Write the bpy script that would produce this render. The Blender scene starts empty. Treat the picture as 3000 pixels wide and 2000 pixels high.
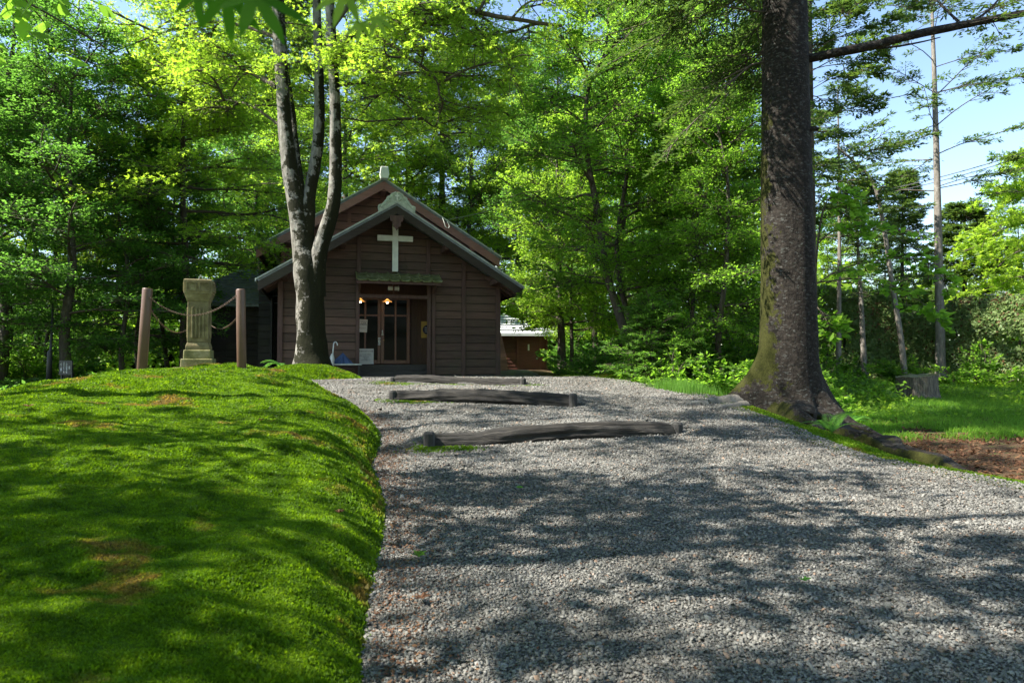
import bpy, math, random
import numpy as np
from mathutils import Vector, Matrix

SC = bpy.context.scene
COL = SC.collection
PI = math.pi
R = math.radians
rnd = random.Random(7)

# ------------------------------------------------------------------ camera, sky, sun
EYE = 0.36
PITCH = math.atan(60 / 2000.0)
cam_d = bpy.data.cameras.new('camera')
cam = bpy.data.objects.new('camera', cam_d)
COL.objects.link(cam)
cam.location = (0, 0, EYE)
cam.rotation_euler = (PI / 2 + PITCH, 0, 0)
cam_d.sensor_width = 36
cam_d.lens = 24
cam_d.clip_start = 0.05
cam_d.clip_end = 1000
cam_d.dof.use_dof = True
cam_d.dof.focus_distance = 13.0
cam_d.dof.aperture_fstop = 5.6
SC.camera = cam

SUN_AZ, SUN_EL = R(-105), R(50)
w = bpy.data.worlds.new('World')
SC.world = w
w.use_nodes = True
nt = w.node_tree
bg = nt.nodes['Background']
sky = nt.nodes.new('ShaderNodeTexSky')
sky.sky_type = 'NISHITA'
sky.sun_disc = False
sky.sun_elevation = SUN_EL
sky.sun_rotation = SUN_AZ
sky.air_density = 1.0
sky.dust_density = 0.3
nt.links.new(sky.outputs[0], bg.inputs[0])
bg.inputs[1].default_value = 0.1
sun_d = bpy.data.lights.new('sun', 'SUN')
sun = bpy.data.objects.new('sun', sun_d)
COL.objects.link(sun)
sun_d.energy = 5.0
sun_d.angle = R(0.53)
sun_d.color = (1.0, 0.95, 0.86)
sdir = Vector((math.sin(SUN_AZ) * math.cos(SUN_EL), math.cos(SUN_AZ) * math.cos(SUN_EL), math.sin(SUN_EL)))
sun.rotation_euler = sdir.to_track_quat('Z', 'Y').to_euler()
SC.view_settings.view_transform = 'Standard'
SC.view_settings.look = 'None'
SC.view_settings.exposure = 1.8
SC.view_settings.gamma = 1.0
SC.cycles.max_bounces = 8
SC.cycles.transmission_bounces = 6
SC.cycles.diffuse_bounces = 5

# ------------------------------------------------------------------ helpers
def at(dx, dy, Y):
    """photo pixel (2352 wide) at depth Y -> world point"""
    k = 3000 / 2352.0
    x = (dx * k - 1500) / 2000.0
    z = -(dy * k - 1000) / 2000.0
    c, s = math.cos(PITCH), math.sin(PITCH)
    ry, rz = c - z * s, s + z * c
    return np.array([x * Y / ry, Y, EYE + rz * Y / ry])

def vh(i, j, s):
    return np.modf(np.abs(np.sin(i * 127.1 + j * 311.7 + s * 74.7) * 43758.5453))[0]

def vn(x, y, s=0):
    x = np.asarray(x, float); y = np.asarray(y, float)
    i, j = np.floor(x), np.floor(y)
    u, v = x - i, y - j
    u = u * u * (3 - 2 * u); v = v * v * (3 - 2 * v)
    return (vh(i, j, s) * (1 - u) + vh(i + 1, j, s) * u) * (1 - v) + (vh(i, j + 1, s) * (1 - u) + vh(i + 1, j + 1, s) * u) * v

def fbm(x, y, s=0, o=4):
    t, a, n = 0, 1, 0
    for k in range(o):
        t = t + a * (vn(np.asarray(x) * 2 ** k + 13 * k, np.asarray(y) * 2 ** k, s + k) - .5); n += a; a *= .5
    return t / n * 2

def sstep(t):
    t = np.clip(t, 0, 1)
    return t * t * (3 - 2 * t)

def bigmesh(name, V, F):
    """V (n,3), F (m,k) arrays"""
    V = np.ascontiguousarray(V, dtype=np.float32); F = np.ascontiguousarray(F, dtype=np.int32)
    me = bpy.data.meshes.new(name)
    k = F.shape[1]
    me.vertices.add(len(V)); me.vertices.foreach_set('co', V.ravel())
    me.loops.add(F.size); me.loops.foreach_set('vertex_index', F.ravel())
    me.polygons.add(len(F))
    me.polygons.foreach_set('loop_start', np.arange(0, F.size, k, dtype=np.int32))
    try:
        me.polygons.foreach_set('loop_total', np.full(len(F), k, dtype=np.int32))
    except Exception:
        pass
    me.update(calc_edges=True)
    return me

def put(name, me, mat, parent=None, smooth=False):
    o = bpy.data.objects.new(name, me)
    COL.objects.link(o)
    if mat is not None:
        for m in (mat if isinstance(mat, (list, tuple)) else [mat]):
            me.materials.append(m)
    if smooth:
        me.polygons.foreach_set('use_smooth', np.ones(len(me.polygons), dtype=bool))
    if parent is not None:
        o.parent = parent
    return o

def tag(o, label=None, cat=None, group=None, kind=None):
    if label: o['label'] = label
    if cat: o['category'] = cat
    if group: o['group'] = group
    if kind: o['kind'] = kind
    return o

def thing(name, label, cat, loc=(0, 0, 0), rz=0.0, group=None):
    o = bpy.data.objects.new(name, None)
    COL.objects.link(o)
    o.location = loc; o.rotation_euler = (0, 0, rz)
    o.empty_display_size = .2
    return tag(o, label, cat, group)

def copy_tree(o, parent=None):
    c = o.copy(); COL.objects.link(c)
    if parent is not None: c.parent = parent
    for ch in list(o.children): copy_tree(ch, c)
    return c

class MB:
    def __init__(s): s.v, s.f = [], []
    def add(s, V, F):
        b = len(s.v)
        s.v += [tuple(map(float, p)) for p in V]
        s.f += [tuple(int(b + i) for i in f) for f in F]
        return s
    def box(s, c, d, rot=None, taper=1.0):
        x, y, z = d[0] / 2, d[1] / 2, d[2] / 2
        P = [Vector((sx * x * (taper if sz > 0 else 1), sy * y * (taper if sz > 0 else 1), sz * z)) for sz in (-1, 1) for sy in (-1, 1) for sx in (-1, 1)]
        if rot is not None: P = [rot @ p for p in P]
        c = Vector(c)
        return s.add([p + c for p in P], [(0, 2, 3, 1), (4, 5, 7, 6), (0, 1, 5, 4), (2, 6, 7, 3), (0, 4, 6, 2), (1, 3, 7, 5)])
    def bar(s, a, b, w_, h, up=(0, 0, 1)):
        a, b = Vector(a), Vector(b)
        d = (b - a); L = d.length; d.normalize()
        sx = d.cross(Vector(up))
        if sx.length < 1e-4: sx = d.cross(Vector((0, 1, 0)))
        sx.normalize(); sz = sx.cross(d)
        m = Matrix((sx, d, sz)).transposed()
        return s.box((a + b) / 2, (w_, L, h), m)
    def prism(s, poly, fn, d0, d1):
        """poly list of 2D points, fn(p,d)->3D"""
        n = len(poly)
        V = [fn(p, d0) for p in poly] + [fn(p, d1) for p in poly]
        F = [tuple(range(n))[::-1], tuple(range(n, 2 * n))] + [(i, (i + 1) % n, n + (i + 1) % n, n + i) for i in range(n)]
        return s.add(V, F)
    def tube(s, pts, rad, n=8, caps=True, wob=0, seed=0):
        V, F = tube_arr(pts, rad, n, wob, seed)
        b = len(V); m = len(pts)
        F = [tuple(f) for f in F]
        if caps: F += [tuple(range(n))[::-1], tuple(range((m - 1) * n, m * n))]
        return s.add(V, F)
    def lathe(s, prof, n=12, c=(0, 0, 0), rot=0):
        V, F = [], []
        for (r, z) in prof:
            for k in range(n):
                a = rot + 2 * PI * k / n
                V.append((c[0] + r * math.cos(a), c[1] + r * math.sin(a), c[2] + z))
        for i in range(len(prof) - 1):
            for k in range(n):
                F.append((i * n + k, i * n + (k + 1) % n, (i + 1) * n + (k + 1) % n, (i + 1) * n + k))
        F += [tuple(range(n))[::-1], tuple(range((len(prof) - 1) * n, len(prof) * n))]
        return s.add(V, F)
    def build(s, name, mat, parent=None, smooth=False, bevel=0):
        me = bpy.data.meshes.new(name)
        me.from_pydata(s.v, [], s.f); me.update()
        o = put(name, me, mat, parent, smooth)
        if bevel:
            b = o.modifiers.new('bevel', 'BEVEL'); b.width = bevel; b.segments = 2; b.limit_method = 'ANGLE'
        return o

def tube_arr(pts, rad, n=6, wob=0, seed=0):
    P = np.asarray(pts, float); m = len(P)
    rad = np.broadcast_to(np.asarray(rad, float), (m,))
    T = np.gradient(P, axis=0); T /= np.linalg.norm(T, axis=1)[:, None] + 1e-9
    ref = np.array([1.0, 0, 0]) if abs(T[:, 0]).mean() < .8 else np.array([0, 0, 1.0])
    A = ref - (T @ ref)[:, None] * T; A /= np.linalg.norm(A, axis=1)[:, None] + 1e-9
    B = np.cross(T, A)
    th = np.arange(n) * 2 * PI / n
    rr = rad[:, None] * np.ones(n)[None]
    if wob:
        L = np.r_[0, np.cumsum(np.linalg.norm(np.diff(P, axis=0), axis=1))]
        rr = rr * (1 + wob * fbm(np.cos(th)[None] * 2.2 + seed * 7.3 + 50, np.sin(th)[None] * 2.2 + L[:, None] * 1.1 + 50, seed))
    V = P[:, None] + rr[..., None] * (np.cos(th)[None, :, None] * A[:, None] + np.sin(th)[None, :, None] * B[:, None])
    i = np.arange(m - 1)[:, None] * n; k = np.arange(n)[None]
    F = np.stack([i + k, i + (k + 1) % n, i + n + (k + 1) % n, i + n + k], -1).reshape(-1, 4)
    return V.reshape(-1, 3), F

def join_arr(parts):
    Vs, Fs, b = [], [], 0
    for V, F in parts:
        Vs.append(V); Fs.append(F + b); b += len(V)
    return np.concatenate(Vs), np.concatenate(Fs)

def smooth_path(pts, k=6):
    P = np.asarray(pts, float); m = len(P)
    t = np.arange(m); tt = np.linspace(0, m - 1, (m - 1) * k + 1)
    out = []
    for a in tt:
        i = min(int(a), m - 2); u = a - i
        p0, p1, p2, p3 = P[max(i - 1, 0)], P[i], P[i + 1], P[min(i + 2, m - 1)]
        out.append(.5 * ((2 * p1) + (-p0 + p2) * u + (2 * p0 - 5 * p1 + 4 * p2 - p3) * u * u + (-p0 + 3 * p1 - 3 * p2 + p3) * u ** 3))
    return np.array(out)

def smooth_r(r, k=6):
    m = len(r)
    return np.interp(np.linspace(0, m - 1, (m - 1) * k + 1), np.arange(m), r)

# ------------------------------------------------------------------ materials
def newmat(name):
    m = bpy.data.materials.new(name); m.use_nodes = True
    t = m.node_tree
    return m, t, t.nodes['Principled BSDF']

def N(t, kind, **kw):
    n = t.nodes.new(kind)
    for k, v in kw.items():
        if k in n.inputs: n.inputs[k].default_value = v
        else: setattr(n, k, v)
    return n

def ramp(t, fac, stops):
    r = t.nodes.new('ShaderNodeValToRGB')
    e = r.color_ramp.elements
    while len(e) < len(stops): e.new(.5)
    for i, (p, c) in enumerate(stops):
        e[i].position = p; e[i].color = (*c, 1) if len(c) == 3 else c
    t.links.new(fac, r.inputs[0])
    return r.outputs[0]

def coords(t, scale=(1, 1, 1), kind='Object'):
    c = t.nodes.new('ShaderNodeTexCoord'); m = t.nodes.new('ShaderNodeMapping')
    m.inputs['Scale'].default_value = scale
    t.links.new(c.outputs[kind], m.inputs[0])
    return m.outputs[0]

def noise(t, vec, scale, detail=6, rough=.6):
    n = N(t, 'ShaderNodeTexNoise', Scale=scale, Detail=detail, Roughness=rough)
    t.links.new(vec, n.inputs['Vector'])
    return n.outputs[0]

def mixc(t, fac, a, b, mode='MIX'):
    m = t.nodes.new('ShaderNodeMix'); m.data_type = 'RGBA'; m.blend_type = mode
    for sock, v in ((m.inputs[0], fac), (m.inputs[6], a), (m.inputs[7], b)):
        if hasattr(v, 'links') or isinstance(v, bpy.types.NodeSocket): t.links.new(v, sock)
        elif isinstance(v, (int, float)): sock.default_value = v
        else: sock.default_value = (*v, 1)
    return m.outputs[2]

def mth(t, op, a, b=None):
    m = t.nodes.new('ShaderNodeMath'); m.operation = op
    for i, v in enumerate((a, b)):
        if v is None: continue
        if isinstance(v, bpy.types.NodeSocket): t.links.new(v, m.inputs[i])
        else: m.inputs[i].default_value = v
    return m.outputs[0]

def bump(t, bs, h, strength=.5, dist=.02):
    b = N(t, 'ShaderNodeBump', Strength=strength, Distance=dist)
    t.links.new(h, b.inputs['Height']); t.links.new(b.outputs[0], bs.inputs['Normal'])

def pm(name, stops, scale=5, stretch=(1, 1, 1), rough=.7, bstr=.3, bdist=.01, bscale=None, detail=6, metal=0):
    m, t, b = newmat(name)
    v = coords(t, stretch)
    t.links.new(ramp(t, noise(t, v, scale, detail), stops), b.inputs['Base Color'])
    b.inputs['Roughness'].default_value = rough; b.inputs['Metallic'].default_value = metal
    if bstr: bump(t, b, noise(t, v, bscale or scale * 4, 8), bstr, bdist)
    return m

def leafmat(name, cols, trans, mixf=.5, rough=.5, spec=.25):
    """cols: three reflect colours picked per leaf; trans: multiplier colour for light through the blade"""
    m, t, b = newmat(name)
    g = t.nodes.new('ShaderNodeNewGeometry')
    o = N(t, 'ShaderNodeObjectInfo')
    f = mth(t, 'ADD', mth(t, 'MULTIPLY', g.outputs['Random Per Island'], .85), mth(t, 'MULTIPLY', o.outputs['Random'], .15))
    c = ramp(t, f, [(0, cols[0]), (.5, cols[1]), (1, cols[2])])
    t.links.new(c, b.inputs['Base Color'])
    b.inputs['Roughness'].default_value = rough
    b.inputs['Specular IOR Level'].default_value = spec
    tr = t.nodes.new('ShaderNodeBsdfTranslucent')
    t.links.new(mixc(t, 1.0, c, trans, 'MULTIPLY'), tr.inputs[0])
    mx = t.nodes.new('ShaderNodeMixShader'); mx.inputs[0].default_value = mixf
    t.links.new(b.outputs[0], mx.inputs[1]); t.links.new(tr.outputs[0], mx.inputs[2])
    t.links.new(mx.outputs[0], t.nodes['Material Output'].inputs[0])
    return m

def T3(*a): return a

M = {}
# leaves
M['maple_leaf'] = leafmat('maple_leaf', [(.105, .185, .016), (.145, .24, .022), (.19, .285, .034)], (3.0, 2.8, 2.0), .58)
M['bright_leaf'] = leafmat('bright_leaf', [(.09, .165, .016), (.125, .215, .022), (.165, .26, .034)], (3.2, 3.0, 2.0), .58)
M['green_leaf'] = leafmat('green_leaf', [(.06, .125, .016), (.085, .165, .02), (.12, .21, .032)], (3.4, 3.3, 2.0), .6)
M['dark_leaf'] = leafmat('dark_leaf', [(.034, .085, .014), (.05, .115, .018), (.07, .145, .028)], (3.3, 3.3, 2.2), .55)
M['fir'] = leafmat('fir_needle', [(.05, .095, .03), (.075, .13, .034), (.14, .19, .04)], (2.0, 2.1, 1.2), .35, .5)
M['hedge'] = leafmat('hedge_leaf', [(.09, .145, .045), (.125, .185, .055), (.175, .225, .08)], (1.6, 1.8, 1.2), .3, .5)
M['dry'] = leafmat('dry_leaf', [(.06, .028, .014), (.12, .055, .027), (.2, .115, .06)], (1.3, 1.1, .9), .25, .7)
M['fern'] = leafmat('fern_leaf', [(.07, .18, .03), (.09, .22, .04), (.12, .26, .05)], (2.5, 2.4, 1.4), .5)
M['near_leaf'] = leafmat('near_leaf', [(.03, .1, .008), (.04, .12, .01), (.05, .14, .012)], (2.6, 2.6, 1.0), .6, .6, .08)
M['grass'] = leafmat('grass_blade', [(.06, .15, .02), (.09, .2, .03), (.14, .25, .05)], (2.4, 2.3, 1.4), .45)

def mossmat(name, blade):
    m, t, b = newmat(name)
    v = coords(t)
    n1 = noise(t, v, 1.3, 5, .65)
    n2 = noise(t, v, 5.5, 6, .65)
    n3 = noise(t, v, 90, 3, .6)
    green = ramp(t, n2, [(.3, (.024, .058, .003)), (.5, (.068, .138, .005)), (.72, (.13, .215, .009))])
    brown = ramp(t, n3, [(.3, (.09, .06, .018)), (.7, (.2, .14, .045))])
    fac = ramp(t, mth(t, 'ADD', n1, mth(t, 'MULTIPLY', mth(t, 'SUBTRACT', n2, .5), .35)), [(.565, (0, 0, 0)), (.65, (1, 1, 1))])
    c = mixc(t, mth(t, 'MULTIPLY', fac, .92), green, brown)
    if blade:
        g = t.nodes.new('ShaderNodeNewGeometry')
        c = mixc(t, 1.0, c, ramp(t, g.outputs['Random Per Island'], [(0, (.8, .8, .75)), (1, (1.55, 1.45, 1.3))]), 'MULTIPLY')
        t.links.new(c, b.inputs['Base Color'])
        b.inputs['Roughness'].default_value = .6; b.inputs['Specular IOR Level'].default_value = .2
        tr = t.nodes.new('ShaderNodeBsdfTranslucent')
        t.links.new(mixc(t, 1.0, c, (2.0, 1.9, 1.0), 'MULTIPLY'), tr.inputs[0])
        mx = t.nodes.new('ShaderNodeMixShader'); mx.inputs[0].default_value = .45
        t.links.new(b.outputs[0], mx.inputs[1]); t.links.new(tr.outputs[0], mx.inputs[2])
        t.links.new(mx.outputs[0], t.nodes['Material Output'].inputs[0])
    else:
        t.links.new(mixc(t, 1.0, c, (.75, .72, .8), 'MULTIPLY'), b.inputs['Base Color'])
        b.inputs['Roughness'].default_value = .95; b.inputs['Specular IOR Level'].default_value = .1
        bump(t, b, noise(t, v, 130, 4, .7), .9, .012)
    return m
M['moss'] = mossmat('moss_ground', False)
M['moss_blade'] = mossmat('moss_blade', True)

def gravelmat():
    m, t, b = newmat('gravel')
    v = coords(t)
    vo = N(t, 'ShaderNodeTexVoronoi', Scale=95.0); t.links.new(v, vo.inputs['Vector'])
    vo2 = N(t, 'ShaderNodeTexVoronoi', Scale=95.0, feature='DISTANCE_TO_EDGE'); t.links.new(v, vo2.inputs['Vector'])
    sep = t.nodes.new('ShaderNodeSeparateColor'); t.links.new(vo.outputs['Color'], sep.inputs[0])
    c = ramp(t, sep.outputs[0], [(0, (.078, .075, .066)), (.5, (.142, .137, .124)), (.93, (.215, .209, .193)), (.96, (.2, .13, .09)), (1, (.24, .17, .12))])
    big = ramp(t, noise(t, v, .9, 4), [(.3, (.82, .82, .8)), (.7, (1.1, 1.08, 1.06))])
    c = mixc(t, 1.0, c, big, 'MULTIPLY')
    c = mixc(t, ramp(t, vo2.outputs[0], [(0, (1, 1, 1)), (.12, (0, 0, 0))]), c, (.05, .048, .042))
    t.links.new(c, b.inputs['Base Color']); b.inputs['Roughness'].default_value = .85
    bump(t, b, ramp(t, vo2.outputs[0], [(0, (0, 0, 0)), (.25, (1, 1, 1))]), 1.0, .012)
    return m
M['gravel'] = gravelmat()

def stonemat():
    m, t, b = newmat('gravel_stone')
    g = t.nodes.new('ShaderNodeNewGeometry')
    c = ramp(t, g.outputs['Random Per Island'], [(0, (.072, .07, .063)), (.5, (.138, .134, .123)), (.955, (.215, .21, .196)), (.975, (.2, .13, .09)), (1, (.26, .18, .13))])
    c = mixc(t, 1.0, c, ramp(t, noise(t, coords(t), 140, 4), [(.3, (.75, .75, .75)), (.7, (1.15, 1.15, 1.15))]), 'MULTIPLY')
    c = mixc(t, 1.0, c, ramp(t, noise(t, coords(t), 1.1, 6, .65), [(.35, (.72, .69, .63)), (.62, (1.08, 1.07, 1.04))]), 'MULTIPLY')
    t.links.new(c, b.inputs['Base Color']); b.inputs['Roughness'].default_value = .75
    return m
M['stone_chip'] = stonemat()

def groundmat():
    m, t, b = newmat('forest_floor')
    v = coords(t)
    a = N(t, 'ShaderNodeAttribute', attribute_name='zone')
    sep = t.nodes.new('ShaderNodeSeparateColor'); t.links.new(a.outputs['Color'], sep.inputs[0])
    n = noise(t, v, 9, 8, .7)
    soil = ramp(t, noise(t, v, 45, 6, .7), [(.3, (.03, .02, .012)), (.5, (.07, .045, .025)), (.7, (.16, .08, .045))])
    green = ramp(t, noise(t, v, 30, 6, .7), [(.3, (.02, .05, .01)), (.6, (.05, .11, .02)), (.75, (.08, .15, .03))])
    moss = ramp(t, noise(t, v, 12, 6, .7), [(.3, (.05, .09, .008)), (.7, (.13, .2, .015))])
    g = mth(t, 'ADD', sep.outputs[0], mth(t, 'MULTIPLY', mth(t, 'SUBTRACT', n, .5), 1.2))
    c = mixc(t, ramp(t, g, [(.4, (0, 0, 0)), (.6, (1, 1, 1))]), soil, green)
    mo = mth(t, 'ADD', sep.outputs[1], mth(t, 'MULTIPLY', mth(t, 'SUBTRACT', n, .5), .8))
    c = mixc(t, ramp(t, mo, [(.4, (0, 0, 0)), (.6, (1, 1, 1))]), c, moss)
    t.links.new(c, b.inputs['Base Color']); b.inputs['Roughness'].default_value = .95
    b.inputs['Specular IOR Level'].default_value = .15
    bump(t, b, noise(t, v, 60, 6, .7), .8, .03)
    return m
M['ground'] = groundmat()

def barkmat(name, base, moss, blot, mossy, scale=3.0, side=(0, 0, 0), low=0.0, vert=.25, lich=.62, bstr=.6, lsc=2.2, lz=1.0):
    """base stops by noise; moss blotches biased to one side and towards the foot"""
    m, t, b = newmat(name)
    v = coords(t, (1, 1, vert)); v1 = coords(t)
    c = ramp(t, noise(t, v, 14, 8, .7), base)
    li = ramp(t, noise(t, coords(t, (1, 1, lz)), scale * lsc, 5, .6), [(lich, (0, 0, 0)), (lich + .05, (1, 1, 1))])
    c = mixc(t, mth(t, 'MULTIPLY', mth(t, 'MULTIPLY', li, .9), noise(t, v1, scale * 14, 4, .7)), c, blot)
    g = t.nodes.new('ShaderNodeNewGeometry')
    dp = t.nodes.new('ShaderNodeVectorMath'); dp.operation = 'DOT_PRODUCT'
    t.links.new(g.outputs['Normal'], dp.inputs[0]); dp.inputs[1].default_value = side
    sx = t.nodes.new('ShaderNodeSeparateXYZ'); t.links.new(v1, sx.inputs[0])
    lowf = mth(t, 'MULTIPLY', mth(t, 'SUBTRACT', 2.6, sx.outputs[2]), low)
    k = mth(t, 'ADD', mth(t, 'ADD', noise(t, v1, scale, 6, .65), mth(t, 'MULTIPLY', noise(t, v1, scale * 6, 4, .6), .35)), mth(t, 'ADD', dp.outputs['Value'], lowf))
    f = ramp(t, k, [(mossy, (0, 0, 0)), (mossy + .06, (1, 1, 1))])
    mc = ramp(t, noise(t, v1, 40, 4), [(.3, moss), (.75, tuple(x * 2.0 for x in moss))])
    c = mixc(t, f, c, mc)
    t.links.new(c, b.inputs['Base Color']); b.inputs['Roughness'].default_value = .9
    b.inputs['Specular IOR Level'].default_value = .2
    h = mth(t, 'ADD', noise(t, coords(t, (1, 1, .3)), 30, 8, .7), mth(t, 'MULTIPLY', noise(t, v1, 9, 5), 1.2))
    bump(t, b, h, bstr, .02)
    return m
M['maple_bark'] = barkmat('maple_bark', [(.3, (.075, .068, .055)), (.5, (.155, .143, .122)), (.72, (.3, .283, .248))], (.009, .009, .003), (.33, .34, .285), .625, 3.4, (.17, -.03, 0), .03)
M['fir_bark'] = barkmat('old_fir_bark', [(.3, (.006, .0047, .0036)), (.5, (.017, .0135, .0103)), (.72, (.05, .041, .033))], (.02, .021, .003), (.11, .116, .104), .975, 3.4, (-.42, .1, 0), .06, 1.6, .575, 1.0, 5.0, 2.2)
M['bark'] = barkmat('forest_bark', [(.3, (.03, .025, .018)), (.55, (.07, .06, .045)), (.75, (.14, .12, .1))], (.04, .055, .012), (.2, .2, .17), .8, 3, (.1, 0, 0), .03)
M['pale_bark'] = barkmat('pale_bark', [(.3, (.1, .09, .075)), (.55, (.19, .17, .145)), (.75, (.3, .275, .24))], (.07, .08, .03), (.35, .34, .3), .9, 3, (.1, 0, 0), .02)
M['twig'] = pm('twig_bark', [(.3, (.045, .034, .022)), (.7, (.1, .08, .055))], 8, rough=.9, bstr=0)

def boardmat(name, a, b_, c_, grain=(1.2, 12, 22), rough=.75):
    m, t, b = newmat(name)
    v = coords(t, grain); v1 = coords(t)
    c = ramp(t, noise(t, v, 2.2, 7, .65), [(.3, a), (.5, b_), (.72, c_)])
    g = t.nodes.new('ShaderNodeNewGeometry')
    c = mixc(t, 1.0, c, ramp(t, g.outputs['Random Per Island'], [(0, (.72, .74, .74)), (1, (1.28, 1.2, 1.18))]), 'MULTIPLY')
    c = mixc(t, ramp(t, noise(t, v1, 1.4, 5), [(.45, (0, 0, 0)), (.75, (.35, .35, .35))]), c, (.06, .065, .04))
    t.links.new(c, b.inputs['Base Color']); b.inputs['Roughness'].default_value = rough
    b.inputs['Specular IOR Level'].default_value = .25
    bump(t, b, noise(t, v, 5, 8, .7), .25, .004)
    return m
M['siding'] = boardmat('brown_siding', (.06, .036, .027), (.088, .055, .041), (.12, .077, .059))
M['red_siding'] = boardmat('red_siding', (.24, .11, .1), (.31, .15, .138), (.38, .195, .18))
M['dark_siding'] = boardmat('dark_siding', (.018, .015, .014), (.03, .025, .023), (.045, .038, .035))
M['front_barge'] = boardmat('front_barge_board', (.03, .023, .018), (.045, .034, .027), (.065, .05, .04))
M['trim'] = boardmat('brown_trim', (.07, .04, .033), (.1, .057, .048), (.13, .078, .066), (6, 6, 1.2))
M['red_trim'] = boardmat('red_trim', (.22, .105, .09), (.28, .14, .125), (.35, .18, .16))
M['store'] = boardmat('storehouse_boards', (.115, .045, .034), (.15, .06, .046), (.185, .078, .06))
M['metal_edge'] = pm('roof_edge_metal', [(.35, (.28, .31, .27)), (.65, (.48, .51, .46))], 7, rough=.5, bstr=.1)
M['slate'] = pm('roof_shingle', [(.3, (.1, .115, .12)), (.6, (.18, .2, .21)), (.8, (.28, .29, .29))], 9, rough=.6, bstr=.3)
M['palemetal'] = pm('pale_metal_roof', [(.3, (.5, .52, .53)), (.7, (.7, .72, .73))], 3, rough=.35, bstr=.05)
M['white'] = pm('white_paint', [(.3, (.62, .64, .58)), (.7, (.78, .8, .73))], 6, rough=.6, bstr=.1)
M['cream'] = pm('ornament_copper_green', [(.3, (.3, .35, .28)), (.6, (.48, .53, .44)), (.8, (.6, .63, .55))], 14, rough=.7, bstr=.3)
M['tile'] = pm('mossy_tile', [(.3, (.06, .07, .018)), (.5, (.12, .13, .04)), (.65, (.2, .2, .11)), (.8, (.34, .32, .26))], 9, rough=.9, bstr=.6, bdist=.01, bscale=40)
M['doorwood'] = pm('varnished_door_wood', [(.3, (.1, .03, .01)), (.7, (.16, .055, .02))], 4, (8, 8, 1), rough=.4, bstr=.1)
M['innerwood'] = pm('porch_wood', [(.3, (.06, .03, .017)), (.7, (.12, .06, .033))], 4, (10, 10, 1), rough=.6, bstr=.1)
M['stepwood'] = pm('step_wood', [(.3, (.03, .025, .02)), (.7, (.06, .05, .042))], 4, (1, 8, 8), rough=.7, bstr=.1)
m_, t_, b_ = newmat('dark_glass'); b_.inputs['Base Color'].default_value = (.008, .009, .008, 1); b_.inputs['Roughness'].default_value = .06; b_.inputs['Specular IOR Level'].default_value = .03; M['glass'] = m_
M['paper'] = pm('paper', [(.3, (.62, .63, .6)), (.7, (.72, .73, .7))], 3, rough=.8, bstr=0)
M['ink'] = pm('ink', [(.3, (.02, .02, .018)), (.7, (.03, .03, .03))], 3, rough=.8, bstr=0)
M['whiteink'] = pm('white_lettering', [(.3, (.6, .62, .6)), (.7, (.7, .7, .7))], 3, rough=.8, bstr=0)
M['yellow'] = pm('yellow_board', [(.3, (.42, .27, .05)), (.7, (.52, .34, .08))], 5, rough=.6, bstr=.05)
M['navy'] = pm('navy_enamel', [(.3, (.012, .016, .05)), (.7, (.02, .025, .07))], 5, rough=.3, bstr=0)
M['stone'] = pm('weathered_stone', [(.3, (.085, .064, .026)), (.5, (.17, .138, .063)), (.7, (.27, .225, .115)), (.82, (.36, .33, .24))], 7, rough=.9, bstr=.6, bdist=.008, bscale=45)
M['mossstone'] = pm('mossy_stone', [(.3, (.07, .075, .02)), (.5, (.17, .16, .06)), (.7, (.28, .26, .15))], 7, rough=.95, bstr=.7, bdist=.01, bscale=40)
M['post'] = pm('painted_steel_post', [(.35, (.1, .053, .036)), (.65, (.135, .073, .05))], 3, rough=.45, bstr=.1, bdist=.002)
M['rust'] = pm('rusty_chain', [(.3, (.06, .028, .014)), (.6, (.14, .078, .05)), (.75, (.2, .15, .12))], 30, rough=.7, bstr=.3)
M['log'] = pm('weathered_log', [(.3, (.005, .004, .003)), (.47, (.014, .012, .0095)), (.6, (.028, .0235, .018)), (.78, (.065, .056, .044))], 5, (1.2, 14, 14), rough=.9, bstr=.9, bdist=.015, bscale=7)
M['stump'] = pm('weathered_stump', [(.28, (.035, .028, .02)), (.5, (.11, .09, .066)), (.75, (.22, .19, .15))], 4, (9, 9, 1.2), rough=.9, bstr=.9, bdist=.02, bscale=9)
M['stake'] = pm('stake_wood', [(.3, (.016, .015, .013)), (.7, (.05, .046, .042))], 5, (8, 8, 2), rough=.9, bstr=.5)
M['black'] = pm('black_paint', [(.3, (.012, .012, .012)), (.7, (.025, .025, .025))], 5, rough=.5, bstr=0)
M['wire'] = pm('wire_sheath', [(.3, (.05, .05, .05)), (.7, (.1, .1, .1))], 5, rough=.5, bstr=0)
M['bluecloth'] = pm('blue_umbrella_cloth', [(.3, (.02, .045, .12)), (.7, (.035, .07, .17))], 5, rough=.7, bstr=.1)
M['clearcloth'] = pm('pale_umbrella_cloth', [(.3, (.5, .52, .5)), (.7, (.62, .63, .6))], 5, rough=.4, bstr=.1)
M['rock'] = pm('field_stone', [(.3, (.12, .12, .11)), (.7, (.3, .29, .27))], 6, rough=.9, bstr=.5)
m_, t_, b_ = newmat('lit_bulb'); b_.inputs['Emission Color'].default_value = (1, .78, .45, 1); b_.inputs['Emission Strength'].default_value = 10; M['bulb'] = m_
M['shade'] = leafmat('lamp_shade', [(.55, .36, .16), (.6, .4, .2), (.62, .42, .22)], (1.3, 1.2, 1.0), .5)

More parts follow.
